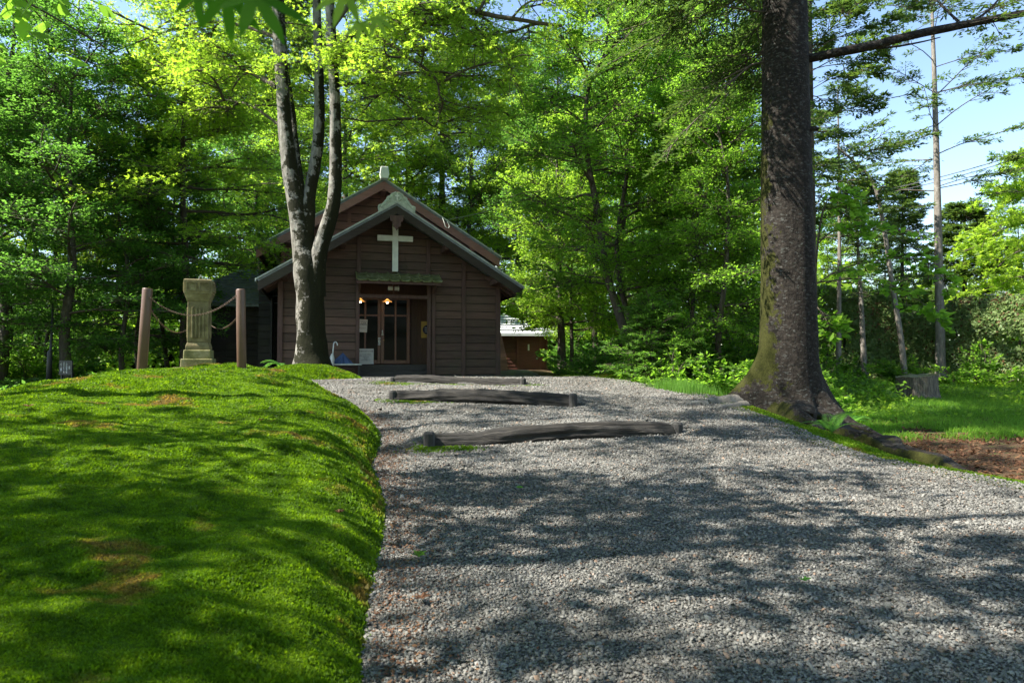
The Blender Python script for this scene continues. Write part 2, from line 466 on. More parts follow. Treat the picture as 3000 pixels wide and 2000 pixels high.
def textmesh(s, size, mat, parent, loc, rot, name='lettering', line=1.0):
    cu = bpy.data.curves.new(name, 'FONT'); cu.body = s; cu.size = size; cu.align_x = 'CENTER'; cu.align_y = 'CENTER'; cu.extrude = .001; cu.space_line = line
    o = bpy.data.objects.new(name + '_src', cu); COL.objects.link(o)
    bpy.context.view_layer.update()
    me = bpy.data.meshes.new_from_object(o.evaluated_get(bpy.context.evaluated_depsgraph_get()))
    bpy.data.objects.remove(o)
    me.materials.clear()
    t = put(name, me, mat, parent); t.location = loc; t.rotation_euler = rot
    return t

# ------------------------------------------------------------------ terrain
YP = np.array([-30, -5, 2, 5, 6.6, 7.6, 9.3, 10.3, 12.6, 13.4, 18, 60, 300.])
ZP = np.array([-.9, -.70, -.63, -.57, -.52, -.40, -.29, -.17, -.08, -.01, 0, .0, .5])
def zpath(y): return np.interp(y, YP, ZP)
def xr(y): return np.interp(y, [-10, 1, 2, 4, 5.05, 6.2, 7.3, 9.35, 11, 12.5, 14, 16, 18, 40], [9, 6, 5.4, 4.5, 3.75, 3.27, 3.12, 3.05, 2.9, 2.45, 1.8, 1.15, .9, .9])
def xl(y): return np.interp(y, [-10, 0, 9, 11, 12.5, 60], [-.6, -.6, -2.6, -5.5, -8, -8])
def G(x, y):
    x = np.asarray(x, float); y = np.asarray(y, float)
    p = zpath(y)
    r = np.interp(y, [-30, 0, 8, 10, 12, 16, 21, 26, 45, 90, 300], [-.9, -.82, -.80, -.74, -.62, -.46, -.24, -.1, .1, 1.2, 4])
    l = np.interp(y, [-30, 0, 14, 22, 36, 60, 300], [-.8, -.6, -.38, -.3, -.4, .3, 4])
    wr = sstep((x - xr(y) - .1) / 1.6); wl = sstep((-x - 5.5) / 2.5)
    z = p * (1 - wr) * (1 - wl) + r * wr + l * wl
    off = np.clip(np.maximum((x - xr(y) - .2), (xl(y) - .5 - x)) / 1.0, 0, 1)
    z = z + off * (.07 * fbm(x * .5, y * .5, 3) + .03 * fbm(x * 2, y * 2, 5))
    # moss rise right of the church
    z = z + .17 * np.exp(-(((x - 3.3) / 1.6) ** 2 + ((y - 15.6) / 1.2) ** 2))
    return z + .01 * fbm(x * 1.3, y * 1.3, 9)

def grid_axis(a, b, fine, lo, hi, coarse):
    pts = [lo]
    while pts[-1] < hi: pts.append(pts[-1] + fine)
    s, p = fine, pts[-1]
    while p < b: s = min(s * 1.18, coarse); p += s; pts.append(p)
    s, p, pre = fine, lo, []
    while p > a: s = min(s * 1.18, coarse); p -= s; pre.append(p)
    return np.array(pre[::-1] + pts)
gx = grid_axis(-400, 400, .22, -12, 18, 25); gy = grid_axis(-60, 500, .22, 0, 26, 25)
X, Y = np.meshgrid(gx, gy)
onpath = sstep((xr(Y) - X - .05) / .25) * sstep((X - xl(Y)) / .3) * (Y < 30)
Z = G(X, Y) - .06 * onpath
Vg = np.stack([X, Y, Z], -1).reshape(-1, 3)
nx, ny = len(gx), len(gy)
i = np.arange(ny - 1)[:, None] * nx + np.arange(nx - 1)[None]
Fg = np.stack([i, i + 1, i + nx + 1, i + nx], -1).reshape(-1, 4)
me = bigmesh('ground', Vg, Fg)
ca = me.color_attributes.new('zone', 'FLOAT_COLOR', 'POINT')
xx, yy = Vg[:, 0], Vg[:, 1]
green = .35 + .5 * sstep((yy - 9.3 + .4 * fbm(xx, yy, 21)) / 2.5) * (xx > 2) + .25 * (xx < -5)
dr = xx - xr(yy)
mossz = np.clip(1.3 - np.abs(dr - .45) / .6, 0, 1) * (yy < 13) + 1.2 * np.exp(-(((xx - 3.0) / 1.9) ** 2 + ((yy - 14.8) / 1.6) ** 2))
mossz = np.maximum(mossz, .9 * np.exp(-(((xx - 3.6) / .9) ** 2 + ((yy - 9.6) / 1.0) ** 2)))
C = np.stack([green, mossz, 0 * green, 0 * green + 1], -1).astype(np.float32)
ca.data.foreach_set('color', C.ravel())
tag(put('ground', me, M['ground'], smooth=True), 'leaf-strewn forest floor around the chapel', kind='structure')

# gravel path sheet
py_ = np.concatenate([np.arange(-3, 12, .1), np.arange(12, 30.1, .25)])
sc_ = np.linspace(0, 1, 90)
PX = xl(py_)[:, None] + (xr(py_) - xl(py_))[:, None] * sc_[None] + .05 * fbm(py_[:, None] * 2.2 + 0 * sc_[None], sc_[None] * 0 + 4.0, 31) * (sc_[None] ** 6)
PY = py_[:, None] + 0 * PX
lx = np.array([[-.84, 6.95, 1.79, 7.6], [-1.74, 10.2, .86, 9.62], [-2.28, 13.3, .22, 12.7]])
def path_z(x, y):
    z = G(x, y) + .012
    for (ax, ay, bx, by) in lx:
        d = np.array([bx - ax, by - ay]); L = np.hypot(*d); d /= L
        u = (x - ax) * d[0] + (y - ay) * d[1]; v = -(x - ax) * d[1] + (y - ay) * d[0]
        lat = sstep((u + .25) / .4) * sstep((L + .25 - u) / .4)
        z = z + lat * np.where(v > 0, .085 * np.exp(-v / .9) * sstep((v + .05) / .12), -.03 * np.exp(v / .5))
    return z
edge = 1 - np.minimum(sstep(sc_ / .03), sstep((1 - sc_) / .03))[None]
PZ = path_z(PX, PY) - .05 * edge + .008 * fbm(PX * 3, PY * 3, 41)
ny, nx = PX.shape
i = np.arange(ny - 1)[:, None] * nx + np.arange(nx - 1)[None]
me = bigmesh('gravel_path', np.stack([PX, PY, PZ], -1).reshape(-1, 3), np.stack([i, i + 1, i + nx + 1, i + nx], -1).reshape(-1, 4))
tag(put('gravel_path', me, M['gravel'], smooth=True), 'grey gravel path climbing to the chapel door', kind='structure')

# loose stones on the near part of the path
def scatter_view(n, ylo, yhi, power, rng):
    u = rng.random(n)
    a = 1 - power
    y = (ylo ** a + u * (yhi ** a - ylo ** a)) ** (1 / a) if abs(a) > 1e-6 else ylo * (yhi / ylo) ** u
    return y
rng = np.random.default_rng(3)
def stones(name, n, ylo, yhi, size, label):
    y = scatter_view(n, ylo, yhi, .35, rng)
    x0 = np.maximum(xb_(y) - .12, -.8 * y - 1.2); x1 = np.minimum(xr(y) + .12, .8 * y + 1.4)
    x = x0 + (x1 - x0) * rng.random(n)
    s = size * np.exp(rng.normal(0, .32, n)) * (1 + y / 14)
    z = path_z(x, y) + .008 * fbm(x * 3, y * 3, 41) + s * .25
    base = np.array([[1, 0, 0], [-1, 0, 0], [0, 1, 0], [0, -1, 0], [0, 0, .7], [0, 0, -.7]], float)
    base = np.concatenate([base, np.array([[.62, .62, .45], [-.62, .62, .45], [-.62, -.62, .45], [.62, -.62, .45]])])
    tri = np.array([[4, 0, 6], [4, 6, 2], [4, 2, 7], [4, 7, 1], [4, 1, 8], [4, 8, 3], [4, 3, 9], [4, 9, 0],
                    [0, 2, 6], [2, 1, 7], [1, 3, 8], [3, 0, 9]])
    a = rng.random(n) * 2 * PI; tl = rng.normal(0, .35, (n, 2))
    V = base[None] * (s[:, None, None] * .5) * np.stack([np.ones(n), .6 + .35 * rng.random(n), .55 + .35 * rng.random(n)], -1)[:, None]
    V = V * (1 + .22 * rng.normal(size=V.shape))
    V[..., 2] += V[..., 0] * tl[:, :1] + V[..., 1] * tl[:, 1:]
    ca_, sa = np.cos(a)[:, None], np.sin(a)[:, None]
    V = np.stack([V[..., 0] * ca_ - V[..., 1] * sa, V[..., 0] * sa + V[..., 1] * ca_, V[..., 2]], -1)
    V += np.stack([x, y, z], -1)[:, None]
    F = tri[None] + (np.arange(n) * len(base))[:, None, None]
    o = put(name, bigmesh(name, V.reshape(-1, 3), F.reshape(-1, 3)), M['stone_chip'])
    return tag(o, label, kind='stuff')

# ------------------------------------------------------------------ moss mound (left)
XBY = [-3, 0.5, 2.1, 3.3, 5.2, 7.2, 8.6, 9.6, 10.4, 11.0, 11.6]
XBX = [-.2, -.3, -.42, -.64, -1.0, -1.42, -1.85, -2.4, -3.1, -3.9, -5.0]
def xb_(y): return np.interp(y, XBY, XBX) + .05 * np.sin(np.asarray(y) * 1.9) * np.clip(np.asarray(y) / 4, .3, 1)
def zmound(x, y):
    s = np.minimum((xb_(y) - x) * .93, (11.9 - y) * .8)
    sp = np.maximum(s, 0)
    bank = .30 * (1 - np.exp(-sp / .22)) * np.interp(y, [0, 2, 6, 12], [.75, .8, 1.0, 1.0])
    cr = np.interp(y, [-3, 1, 2, 4, 6, 8, 9.5, 10.6, 12], [.05, .1, .14, .24, .34, .43, .43, .34, .15]) * (1 - np.exp(-sp / 2.0))
    dec = .13 * np.clip(-x - 4.2, 0, 9) ** 2
    z = zpath(y) + bank + cr - dec
    a = np.clip(sp / .35, 0, 1)
    z = z + a * (.06 * fbm(x * .9, y * .9, 51, 3) + .05 * fbm(x * 2.2, y * 2.2, 55, 3) + .016 * fbm(x * 7, y * 7, 58, 2))
    return np.where(s < 0, zpath(y) + s * .9, z)
my = np.concatenate([np.geomspace(.35, 11.0, 330), np.linspace(11.04, 12.1, 20)])
ms = np.concatenate([np.linspace(-.1, .6, 46), np.geomspace(.62, 9.5, 170)])
MX = xb_(my)[:, None] - ms[None]; MY = my[:, None] + 0 * MX
MZ = zmound(MX, MY)
ny, nx = MX.shape
i = np.arange(ny - 1)[:, None] * nx + np.arange(nx - 1)[None]
me = bigmesh('moss_mound', np.stack([MX, MY, MZ], -1).reshape(-1, 3), np.stack([i, i + nx, i + nx + 1, i + 1], -1).reshape(-1, 4))
tag(put('moss_mound', me, M['moss'], smooth=True), 'broad green moss mound left of the gravel path', kind='structure')

def moss_blades(name, x, y, z, k, label, nb=4, mat=None, h=.0085, w_=.006):
    n = len(x)
    rg = np.random.default_rng(len(x))
    P = np.repeat(np.stack([x, y, z], -1), nb, 0); kk = np.repeat(k, nb) * (.6 + .7 * rg.random(n * nb))
    P[:, :2] += rg.normal(0, .005, (n * nb, 2)) * kk[:, None]
    a = rg.random(n * nb) * 2 * PI
    side = np.stack([np.cos(a), np.sin(a), 0 * a], -1)
    lean = np.stack([np.cos(a + 1.6), np.sin(a + 1.6), 0 * a], -1) * (rg.random(n * nb)[:, None] * .7)
    up = np.array([0, 0, 1.0])[None] + lean
    b0 = P - side * (w_ * kk)[:, None]; b1 = P + side * (w_ * kk)[:, None]; tp = P + up * (h * kk)[:, None]
    V = np.stack([b0, b1, tp], 1).reshape(-1, 3)
    F = np.arange(len(V)).reshape(-1, 3)
    return tag(put(name, bigmesh(name, V, F), mat or M['moss_blade']), label, kind='stuff')
n = 380000
y = scatter_view(n, .5, 11.4, .75, rng)
smax = np.minimum(.82 * y + 1.0 + xb_(y), 9)
s_ = smax * rng.random(n) ** .95 - .03
x = xb_(y) - s_
z = zmound(x, y)
k = np.clip(.75 + y / 5.5, .8, 3) * (.55 + .9 * vn(x * 14, y * 14, 66) * (.5 + vn(x * 4, y * 4, 67)))
moss_blades('moss_shoots', x, y, z - .004 * k, k, 'short bright moss shoots covering the mound')
stones('path_stones', 400000, .9, 15.0, .0092, 'loose grey gravel chips on the path')
n = 24000
y = 1.2 + 11 * rng.random(n) ** 1.3; x = xr(y) + rng.uniform(-.05, 1.0, n) * np.clip((12 - y) / 2, .3, 1)
xa = np.concatenate([x, 3.0 + rng.normal(0, 1.1, 9000), 3.5 + rng.normal(0, .6, 6000)]); ya = np.concatenate([y, 14.8 + rng.normal(0, .9, 9000), 9.7 + rng.normal(0, .6, 6000)])
ok = xa > xr(ya) - .03
xa, ya = xa[ok], ya[ok]
moss_blades('moss_verge', xa, ya, G(xa, ya) - .005, np.clip(.8 + ya / 5, .8, 4), 'low yellow-green moss along the right edge of the path')

# ------------------------------------------------------------------ moss mound under the maple
def mound2(cx, cy, rx, ry, hh, name, label, base):
    th = np.linspace(0, 2 * PI, 65)[:-1]; rr = np.linspace(0, 1, 22)
    xx_ = cx + rx * rr[:, None] * np.cos(th)[None]; yy_ = cy + ry * rr[:, None] * np.sin(th)[None]
    zz_ = base + hh * (1 - rr[:, None] ** 2.2) + .03 * fbm(xx_ * 2.5, yy_ * 2.5, 61) * (1 - rr[:, None] ** 4) - .05 * (rr[:, None] > .99)
    V = np.stack([xx_, yy_, zz_], -1).reshape(-1, 3); m_ = len(th)
    i = np.arange(len(rr) - 1)[:, None] * m_; kq = np.arange(m_)[None]
    F = np.stack([i + kq, i + m_ + kq, i + m_ + (kq + 1) % m_, i + (kq + 1) % m_], -1).reshape(-1, 4)
    o = put(name, bigmesh(name, V, F), M['moss'], smooth=True)
    tag(o, label, kind='structure')
    nn = 18000
    r = np.sqrt(rng.random(nn)); a = rng.random(nn) * 2 * PI
    x = cx + rx * r * np.cos(a); y = cy + ry * r * np.sin(a); z = base + hh * (1 - r ** 2.2) + .03 * fbm(x * 2.5, y * 2.5, 61) * (1 - r ** 4)
    moss_blades(name + '_shoots', x, y, z - .01, np.full(nn, 3.2), 'mossy fuzz on the ' + label, 4)
mound2(3.3, 15.2, 2.3, 1.25, .2, 'moss_rise', 'low moss rise at the right end of the gravel before the bushes', -.06)
mound2(-4.32, 14.35, 1.2, 1.0, .36, 'maple_mound', 'small round moss mound around the foot of the three-stemmed maple', -.05)

# ------------------------------------------------------------------ chapel (local: u along the front, v inward, z up)
CH_A = R(15)
CHP = np.array([-2.63, 17.5, 0.0])
ch = thing('chapel', 'dark brown clapboard wooden chapel with white cross over its porch', 'chapel', tuple(CHP), CH_A)
def cw(u, v, z=0):
    return np.array([CHP[0] + u * math.cos(CH_A) - v * math.sin(CH_A), CHP[1] + u * math.sin(CH_A) + v * math.cos(CH_A), z])
UC, PIT = -.42, .614
def boards(mb, u0, u1, z0, z1, pitch, v, ulim=None, lip=.026):
    """lapped boards, each its own wedge; ulim(z) gives gable limits"""
    z = z0
    while z < z1 - 1e-3:
        zt = min(z + pitch, z1)
        a0, b0, a1, b1 = u0, u1, u0, u1
        if ulim:
            l0, r0 = ulim(z); l1, r1 = ulim(zt)
            a0, b0, a1, b1 = max(a0, l0), min(b0, r0), max(a1, l1), min(b1, r1)
        if b0 - a0 > .02:
            if b1 - a1 < .01: a1 = b1 = (a1 + b1) / 2 ; b1 += .005
            cuts = [0, 1]
            if b0 - a0 > 2.5: cuts = [0, .35 + .3 * rnd.random(), 1]
            for c0, c1 in zip(cuts[:-1], cuts[1:]):
                g = .0015
                ua0, ub0 = a0 + (b0 - a0) * c0 + g, a0 + (b0 - a0) * c1 - g
                ua1, ub1 = a1 + (b1 - a1) * c0 + g, a1 + (b1 - a1) * c1 - g
                j = rnd.uniform(-.003, .003)
                o = v - lip + j; q = v - .006
                gp_ = -.019 if pitch > .15 else -.003  # gap bares the dark core, standing in for the shadow under each lap
                V = [(ua0, o, z - gp_), (ub0, o, z - gp_ + rnd.uniform(-.003, .003)), (ub1, q, zt), (ua1, q, zt), (ua0, v, z - gp_), (ub0, v, z - gp_), (ub1, v, zt), (ua1, v, zt)]
                mb.add(V, [(0, 1, 2, 3), (1, 0, 4, 5), (0, 3, 7, 4), (1, 5, 6, 2), (3, 2, 6, 7)])
        z = zt
ZAP = 4.13      # wall apex under the porch-wing roof
fl = lambda z: (UC - (ZAP - z) / PIT, UC + (ZAP - z) / PIT)
w1 = MB()
UL, UR, DL, DR, DT = -3.2, 2.38, -1.26, .45, 2.46
boards(w1, UL, DL - .06, 0.02, 2.50, .207, -.004, fl)
boards(w1, DR + .06, UR, 0.02, 2.50, .207, -.004, fl)
boards(w1, UL, UR, 2.50, ZAP - .03, .207, -.004, fl)
w1.build('wall', M['siding'], ch)
wb = MB()      # solid wall body behind the boards, with the door opening
wb.prism([(UL + .01, -.05), (DL - .05, -.05), (DL - .05, 2.52), (DR + .05, 2.52), (DR + .05, -.05), (UR - .01, -.05), (UR - .01, fl(0)[1] and ZAP - PIT * (UR - UC) - .02), (UC, ZAP - .02), (UL + .01, ZAP - PIT * (UC - UL) - .02)], lambda p, d: (p[0], d, p[1]), 0, .12)
wb.box((UL + .07, 1.42, 1.15), (.12, 2.58, 2.36)); wb.box((UR - .07, 1.42, 1.15), (.12, 2.58, 2.36))
wb.build('wall_core', M['dark_siding'], ch)  # dark colour drawn as shade in the board gaps
# battens, corner boards, jambs
for u, z0, z1, wd, dp in [(UL + .05, 0, 2.34, .12, .04), (UR - .05, 0, 2.34, .12, .04), (DL - .04, 0, 2.62, .09, .05), (DR + .04, 0, 2.62, .09, .05), (DR + .16, 0, 2.5, .09, .035), (-1.28, 2.62, 3.52, .1, .035), (.47, 2.62, 3.5, .1, .035), (1.4, 0.0, 2.95, .1, .035)]:
    MB().box((u, -.03 - dp / 2, (z0 + z1) / 2), (wd, dp, z1 - z0)).build('batten', M['trim'] if wd != .12 else M['trim'], ch, bevel=.004)
# roof of the porch wing : two slabs, metal edge, barge boards, soffit rafters
def gable_roof(apex, half, eave_drop, v0, v1, name, th=.07, edge=M['metal_edge'], barge=M['trim'], bd=.2, uc=UC):
    for s in (-1, 1):
        ue, ze = uc + s * half, apex - eave_drop
        n = Vector((s * eave_drop, 0, half)).normalized()
        rb = MB()
        P = [(uc, apex), (ue, ze), (ue - n.x * th, ze - n.z * th), (uc, apex - th / n.z)]
        if s < 0: P = P[::-1]
        rb.prism(P, lambda p, d: (p[0], d, p[1]), v0, v1)
        ro = rb.build('roof', M['slate'], ch)
        eb = MB()
        P = [(uc, apex + .012), (ue + s * .015, ze + .012 - .009), (ue + s * .015, ze - .03), (uc, apex - .026)]
        if s < 0: P = P[::-1]
        eb.prism(P, lambda p, d: (p[0], d, p[1]), v0 - .03, v0 - .002)
        eb.bar((ue + s * .02, v0, ze - .03), (ue + s * .02, v1, ze - .03), .03, .07)
        eb.build('roof_edge', edge, ch)
        bb = MB()
        o = .085
        P = [(uc, apex - o), (ue - s * .03, ze - o + .018), (ue - s * .03, ze - o - bd), (uc, apex - o - bd)]
        if s < 0: P = P[::-1]
        bb.prism(P, lambda p, d: (p[0], d, p[1]), v0 + .0, v0 + .045)
        bb.build('barge_board', barge, ch, bevel=.006)
        fb = MB().bar((ue - s * .04, v0 + .05, ze - .14), (ue - s * .04, v1, ze - .14), .035, .13).build('eave_board', barge, ch)
gable_roof(4.25, 3.2, 1.965, -.9, 2.74, 'front', barge=M['front_barge'])
gable_roof(5.58, 3.42, 2.10, 1.95, 12.5, 'main', barge=M['red_trim'], bd=.23, uc=-.52)
for s in (-1, 1):
    for k_ in range(4):
        v = -.5 + k_ * .42
        MB().bar((UC + s * 2.4, v, 4.05 - 2.4 * PIT), (UC + s * 3.12, v, 4.05 - 3.12 * PIT), .05, .07).build('rafter', M['trim'], ch)
    for k_ in range(6):
        v = 2.2 + k_ * .5
        MB().bar((-.52 + s * 2.6, v, 5.36 - 2.6 * PIT), (-.52 + s * 3.3, v, 5.36 - 3.3 * PIT), .05, .07).build('rafter', M['trim'], ch)
for u in (-1.68, -3.02, .85, 2.16):
    z = ZAP - PIT * abs(u - UC)
    MB().box((u, -.42, z - .12), (.13, .86, .13)).build('purlin_end', M['trim'], ch, bevel=.008)
# gable pendant and ridge ornament
gp = MB()
gp.prism([(-.17, .06), (.17, .06), (.15, -.08), (.1, -.1), (.1, -.2), (.04, -.24), (0, -.31), (-.04, -.24), (-.1, -.2), (-.1, -.1), (-.15, -.08)][::-1], lambda p, d: (UC + p[0], d, 3.86 + p[1]), -.93, -.9 + .04)
gp.build('gable_pendant', M['trim'], ch, bevel=.01)
orn = MB()
KO = .67
zf = lambda b: KO * b if b < 0 else .5 * b
half = [(0, .46), (.1, .445), (.19, .40), (.245, .32), (.27, .26), (.33, .25), (.37, .19), (.385, .09), (.43, .05), (.47, -.03), (.52, -.09), (.56, -.12), (.60, -.13), (.665, -.17), (.68, -.24), (.66, -.31)]
poly = half + [(.66, -.40), (0, .0), (-.66, -.40)] + [(-a, b) for a, b in half[::-1][:-1]]
orn.prism(poly[::-1], lambda p, d: (UC + KO * p[0], d, 4.26 + zf(p[1])), -.93, -.80)
for s in (-1, 1):
    orn.tube([(UC + s * KO * (.6 + .05 * math.cos(a)), -.945, 4.26 - KO * .21 + KO * .05 * math.sin(a)) for a in np.linspace(0, 2 * PI, 13)], .016, 6, caps=False)
    orn.tube([(UC + s * KO * x_, -.94, 4.26 + zf(z_)) for x_, z_ in ((.22, .12), (.3, .13), (.33, .05), (.4, -.06), (.5, -.17))], .018, 6)
    orn.tube([(UC + s * KO * x_, -.94, 4.26 + zf(z_)) for x_, z_ in ((.24, .02), (.3, -.02), (.42, -.16))], .014, 6)
orn.tube([(UC + KO * .17 * math.cos(a), -.94, 4.26 + .115 + KO * .16 * math.sin(a)) for a in np.linspace(0, 2 * PI, 25)], .018, 6, caps=False)
oo = orn.build('ridge_ornament', M['cream'], ch, bevel=.008)
oc = MB().box((UC, -.95, 4.37), (.028, .03, .15)).box((UC, -.951, 4.392), (.1, .03, .028)).build('emblem_cross', M['white'], oo)
# big white cross
cr = MB().box((-.385, -.115, 3.285), (.145, .09, 1.27)).box((-.385 - .26, -.116, 3.495), (.375, .088, .14)).box((-.385 + .26, -.116, 3.495), (.375, .088, .14))
cr.build('cross', M['white'], ch, bevel=.006)
# ridge cap of the main roof
rc = MB().box((-.52, 7.2, 5.66), (.16, 10.6, .2), taper=.8)
rc.prism([(-.10, -.06), (.10, -.06), (.13, .06), (.1, .27), (-.1, .27), (-.13, .06)], lambda p, d: (-.52 + p[0], d, 5.58 + p[1]), 1.72, 1.98)
rc.build('ridge_cap', M['white'], ch, bevel=.012)
# main gable wall
ZM = 5.42
fm = lambda z: (-.52 - (ZM - z) / PIT, -.52 + (ZM - z) / PIT)
w2 = MB(); boards(w2, -3.32, 2.28, 0.1, ZM - .03, .24, 2.70, fm, lip=.014)
w2.build('wall', M['red_siding'], ch)
MB().prism([(-3.3, -.1), (2.26, -.1), (2.26, ZM - 2.78 * PIT - .03), (-.52, ZM - .03), (-3.3, ZM - 2.78 * PIT - .03)], lambda p, d: (p[0], d, p[1]), 2.705, 12.2).build('nave_core', M['dark_siding'], ch)
for u, z1 in ((-3.27, 3.6), (-2.1, 4.42), (-1.45, 4.75), (-.52, 5.3), (.5, 4.7), (1.4, 4.2), (2.22, 3.6)):
    MB().box((u, 2.66, (z1 + 2) / 2), (.1, .04, z1 - 2)).build('batten', M['red_trim'], ch)
for u in (-3.1, -.52, 2.06):
    MB().box((u, 2.35, ZM - .13 - PIT * abs(u + .52)), (.15, .72, .16)).build('purlin_end', M['red_trim'], ch, bevel=.01)
# dark board wall left of the porch wing with its tall window
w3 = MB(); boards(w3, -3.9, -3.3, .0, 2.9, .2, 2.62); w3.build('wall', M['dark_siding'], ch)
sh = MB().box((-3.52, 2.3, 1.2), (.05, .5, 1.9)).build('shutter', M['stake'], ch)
# porch: recess, floor, steps
pr = MB()
pr.box((1.02, .75, 1.3), (.05, 1.2, 2.6)); pr.box((-1.55, .75, 1.3), (.05, 1.2, 2.6)); pr.box((-.27, .75, 2.58), (2.6, 1.2, .05)); pr.box((.6, 1.40, 1.3), (.84, .05, 2.6)); pr.box((-.62, 1.40, 2.4), (1.6, .05, .62))
for k_ in range(6): pr.box((.22 + k_ * .14, 1.37, 1.3), (.012, .03, 2.55))
pr.build('porch_lining', M['innerwood'], ch)
st = MB().box((-.27, .98, .14), (2.5, .9, .3)).box((-.27, .40, .05), (2.5, .4, .13))
st.build('step', M['stepwood'], ch, bevel=.01)
# lintel and transom
MB().box((-.405, -.03, 2.02), (1.70, .1, .09)).build('lintel', M['trim'], ch, bevel=.005)
tr = MB().box((-.405, .02, 2.49), (1.70, .06, .06)); 
for u in (-.405, ): tr.box((u, .02, 2.26), (.035, .05, .39))
tr.build('transom_frame', M['trim'], ch)
# sliding doors
def door(u0, u1, v, name):
    d = MB()
    wst = .085
    z0, z1 = .31, 2.12
    d.box((u0 + wst / 2, v, (z0 + z1) / 2), (wst, .05, z1 - z0)); d.box((u1 - wst / 2, v, (z0 + z1) / 2), (wst, .05, z1 - z0))
    d.box(((u0 + u1) / 2, v, z0 + .05), (u1 - u0 - 2 * wst, .046, .1)); d.box(((u0 + u1) / 2, v, z1 - .04), (u1 - u0 - 2 * wst, .046, .08))
    d.box(((u0 + u1) / 2, v, (z0 + z1) / 2), (.05, .04, z1 - z0 - .18))
    for s in (-1, 1):
        d.box(((u0 + u1) / 2 + s * (u1 - u0 - 2 * wst + .05) / 4, v, 1.62), ((u1 - u0 - 2 * wst - .05) / 2, .038, .045))
    o = d.build('door', M['doorwood'], ch, bevel=.004)
    MB().box(((u0 + u1) / 2, v + .005, (z0 + z1) / 2), (u1 - u0 - 2 * wst + .01, .01, z1 - z0 - .16)).build('pane', M['glass'], o)
    return o
d1 = door(-.635, .14, 1.18, 'r'); d0 = door(-1.47, -.635, 1.24, 'l')
hm = MB().box((-.60, 1.14, 1.15), (.035, .02, .14)).box((-.60, 1.125, 1.1), (.07, .012, .02)).build('handle', M['metal_edge'], d1)
MB().lathe([(.004, -.02), (.014, -.012), (.014, .006), (.004, .014)], 10, (-.565, 1.125, .95)).build('knob', M['yellow'], d1)
# canopy over the door, tiles with rolls
ca_o = MB()
c0, c1 = (2.60, -.02), (2.35, -.62)
ca_o.prism([(-.02, 2.56), (-.62, 2.315), (-.62, 2.345), (-.02, 2.595)], lambda p, d: (d, p[0], p[1]), -1.36, .72)
can = ca_o.build('canopy', M['trim'], ch)
tb = MB()
nt_ = 8
for r in range(3):
    va, vb = -.02 - r * .205, -.02 - (r + 1) * .205 - .05
    za, zb = 2.60 - r * .083, 2.60 - (r + 1) * .083 - .012
    for k_ in range(nt_):
        u0 = -1.37 + k_ * 2.1 / nt_; u1 = u0 + 2.1 / nt_
        prof = [(0, .04), (.12, .035), (.2, .012), (.4, .004), (.7, .004), (.88, .012), (1.0, .03)]
        jz = rnd.uniform(-.006, .006)
        Vt = []
        for (vv, zz) in ((va, za + .0 + .012), (vb, zb + .02)):
            for f, h in prof: Vt.append((u0 + f * (u1 - u0 + .012), vv + rnd.uniform(-.004, .004), zz + h + jz))
        for (vv, zz) in ((va, za), (vb, zb + .004)):
            for f, h in prof: Vt.append((u0 + f * (u1 - u0 + .012), vv, zz + h + jz - .012))
        m_n = len(prof)
        F = []
        for q in range(m_n - 1):
            F += [(q, q + 1, m_n + q + 1, m_n + q), (2 * m_n + q + 1, 2 * m_n + q, 3 * m_n + q, 3 * m_n + q + 1), (m_n + q, m_n + q + 1, 3 * m_n + q + 1, 3 * m_n + q)]
        tb.add(Vt, F)
tb.build('tile_covering', M['tile'], can)
fb = MB().box((-.32, -.615, 2.305), (2.06, .03, .05)).build('fascia', M['trim'], can)
for u in (-1.27, .6):
    MB().bar((u, -.05, 2.14), (u, -.55, 2.30), .05, .06).bar((u, -.03, 2.2), (u, -.58, 2.31), .045, .05).build('bracket', M['trim'], can)
pl = MB().tube([(-.54, .1, 2.25), (-.29, .1, 2.25)], .055, 14).tube([(-.29, .1, 2.25), (-.265, .1, 2.25)], .064, 14).bar((-.41, .1, 2.3), (-.41, .1, 2.55), .02, .02)
pl.build('porch_light', M['white'], ch)
# side wing on the left with hipped shingle roof
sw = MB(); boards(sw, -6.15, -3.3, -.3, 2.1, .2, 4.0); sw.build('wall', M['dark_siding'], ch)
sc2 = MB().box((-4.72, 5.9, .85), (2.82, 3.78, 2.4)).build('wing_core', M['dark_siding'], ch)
hr = MB()
zr, ze = 3.32, 2.06
A, B_, Cc, D = (-6.55, 3.6, ze), (-3.4, 3.6, ze), (-3.4, 5.7, zr), (-4.75, 5.7, zr)
E_, Fq = (-6.55, 8.1, ze), (-3.4, 8.1, ze)
hr.add([A, B_, Cc, D], [(0, 1, 2, 3)]); hr.add([A, D, E_], [(0, 1, 2)]); hr.add([D, Cc, Fq, E_], [(0, 1, 2, 3)])
hr.add([(p[0], p[1], p[2] - .08) for p in (A, B_, Fq, E_)], [(0, 3, 2, 1)]); 
hr.add([A, B_, (B_[0], B_[1], ze - .08), (A[0], A[1], ze - .08)], [(0, 3, 2, 1)])
hr.add([A, E_, (E_[0], E_[1], ze - .08), (A[0], A[1], ze - .08)], [(0, 1, 2, 3)])
nrow = 12
for k_ in range(nrow):
    f0 = k_ / nrow; 
    za, va = ze + (zr - ze) * f0, 3.6 + 2.1 * f0
    ul = -6.55 + 1.8 * f0
    hr.bar((ul, va, za + .012), (-3.4, va, za + .012), .06, .022, up=(0, -.5, 1))
hr.build('wing_roof', M['slate'], ch)
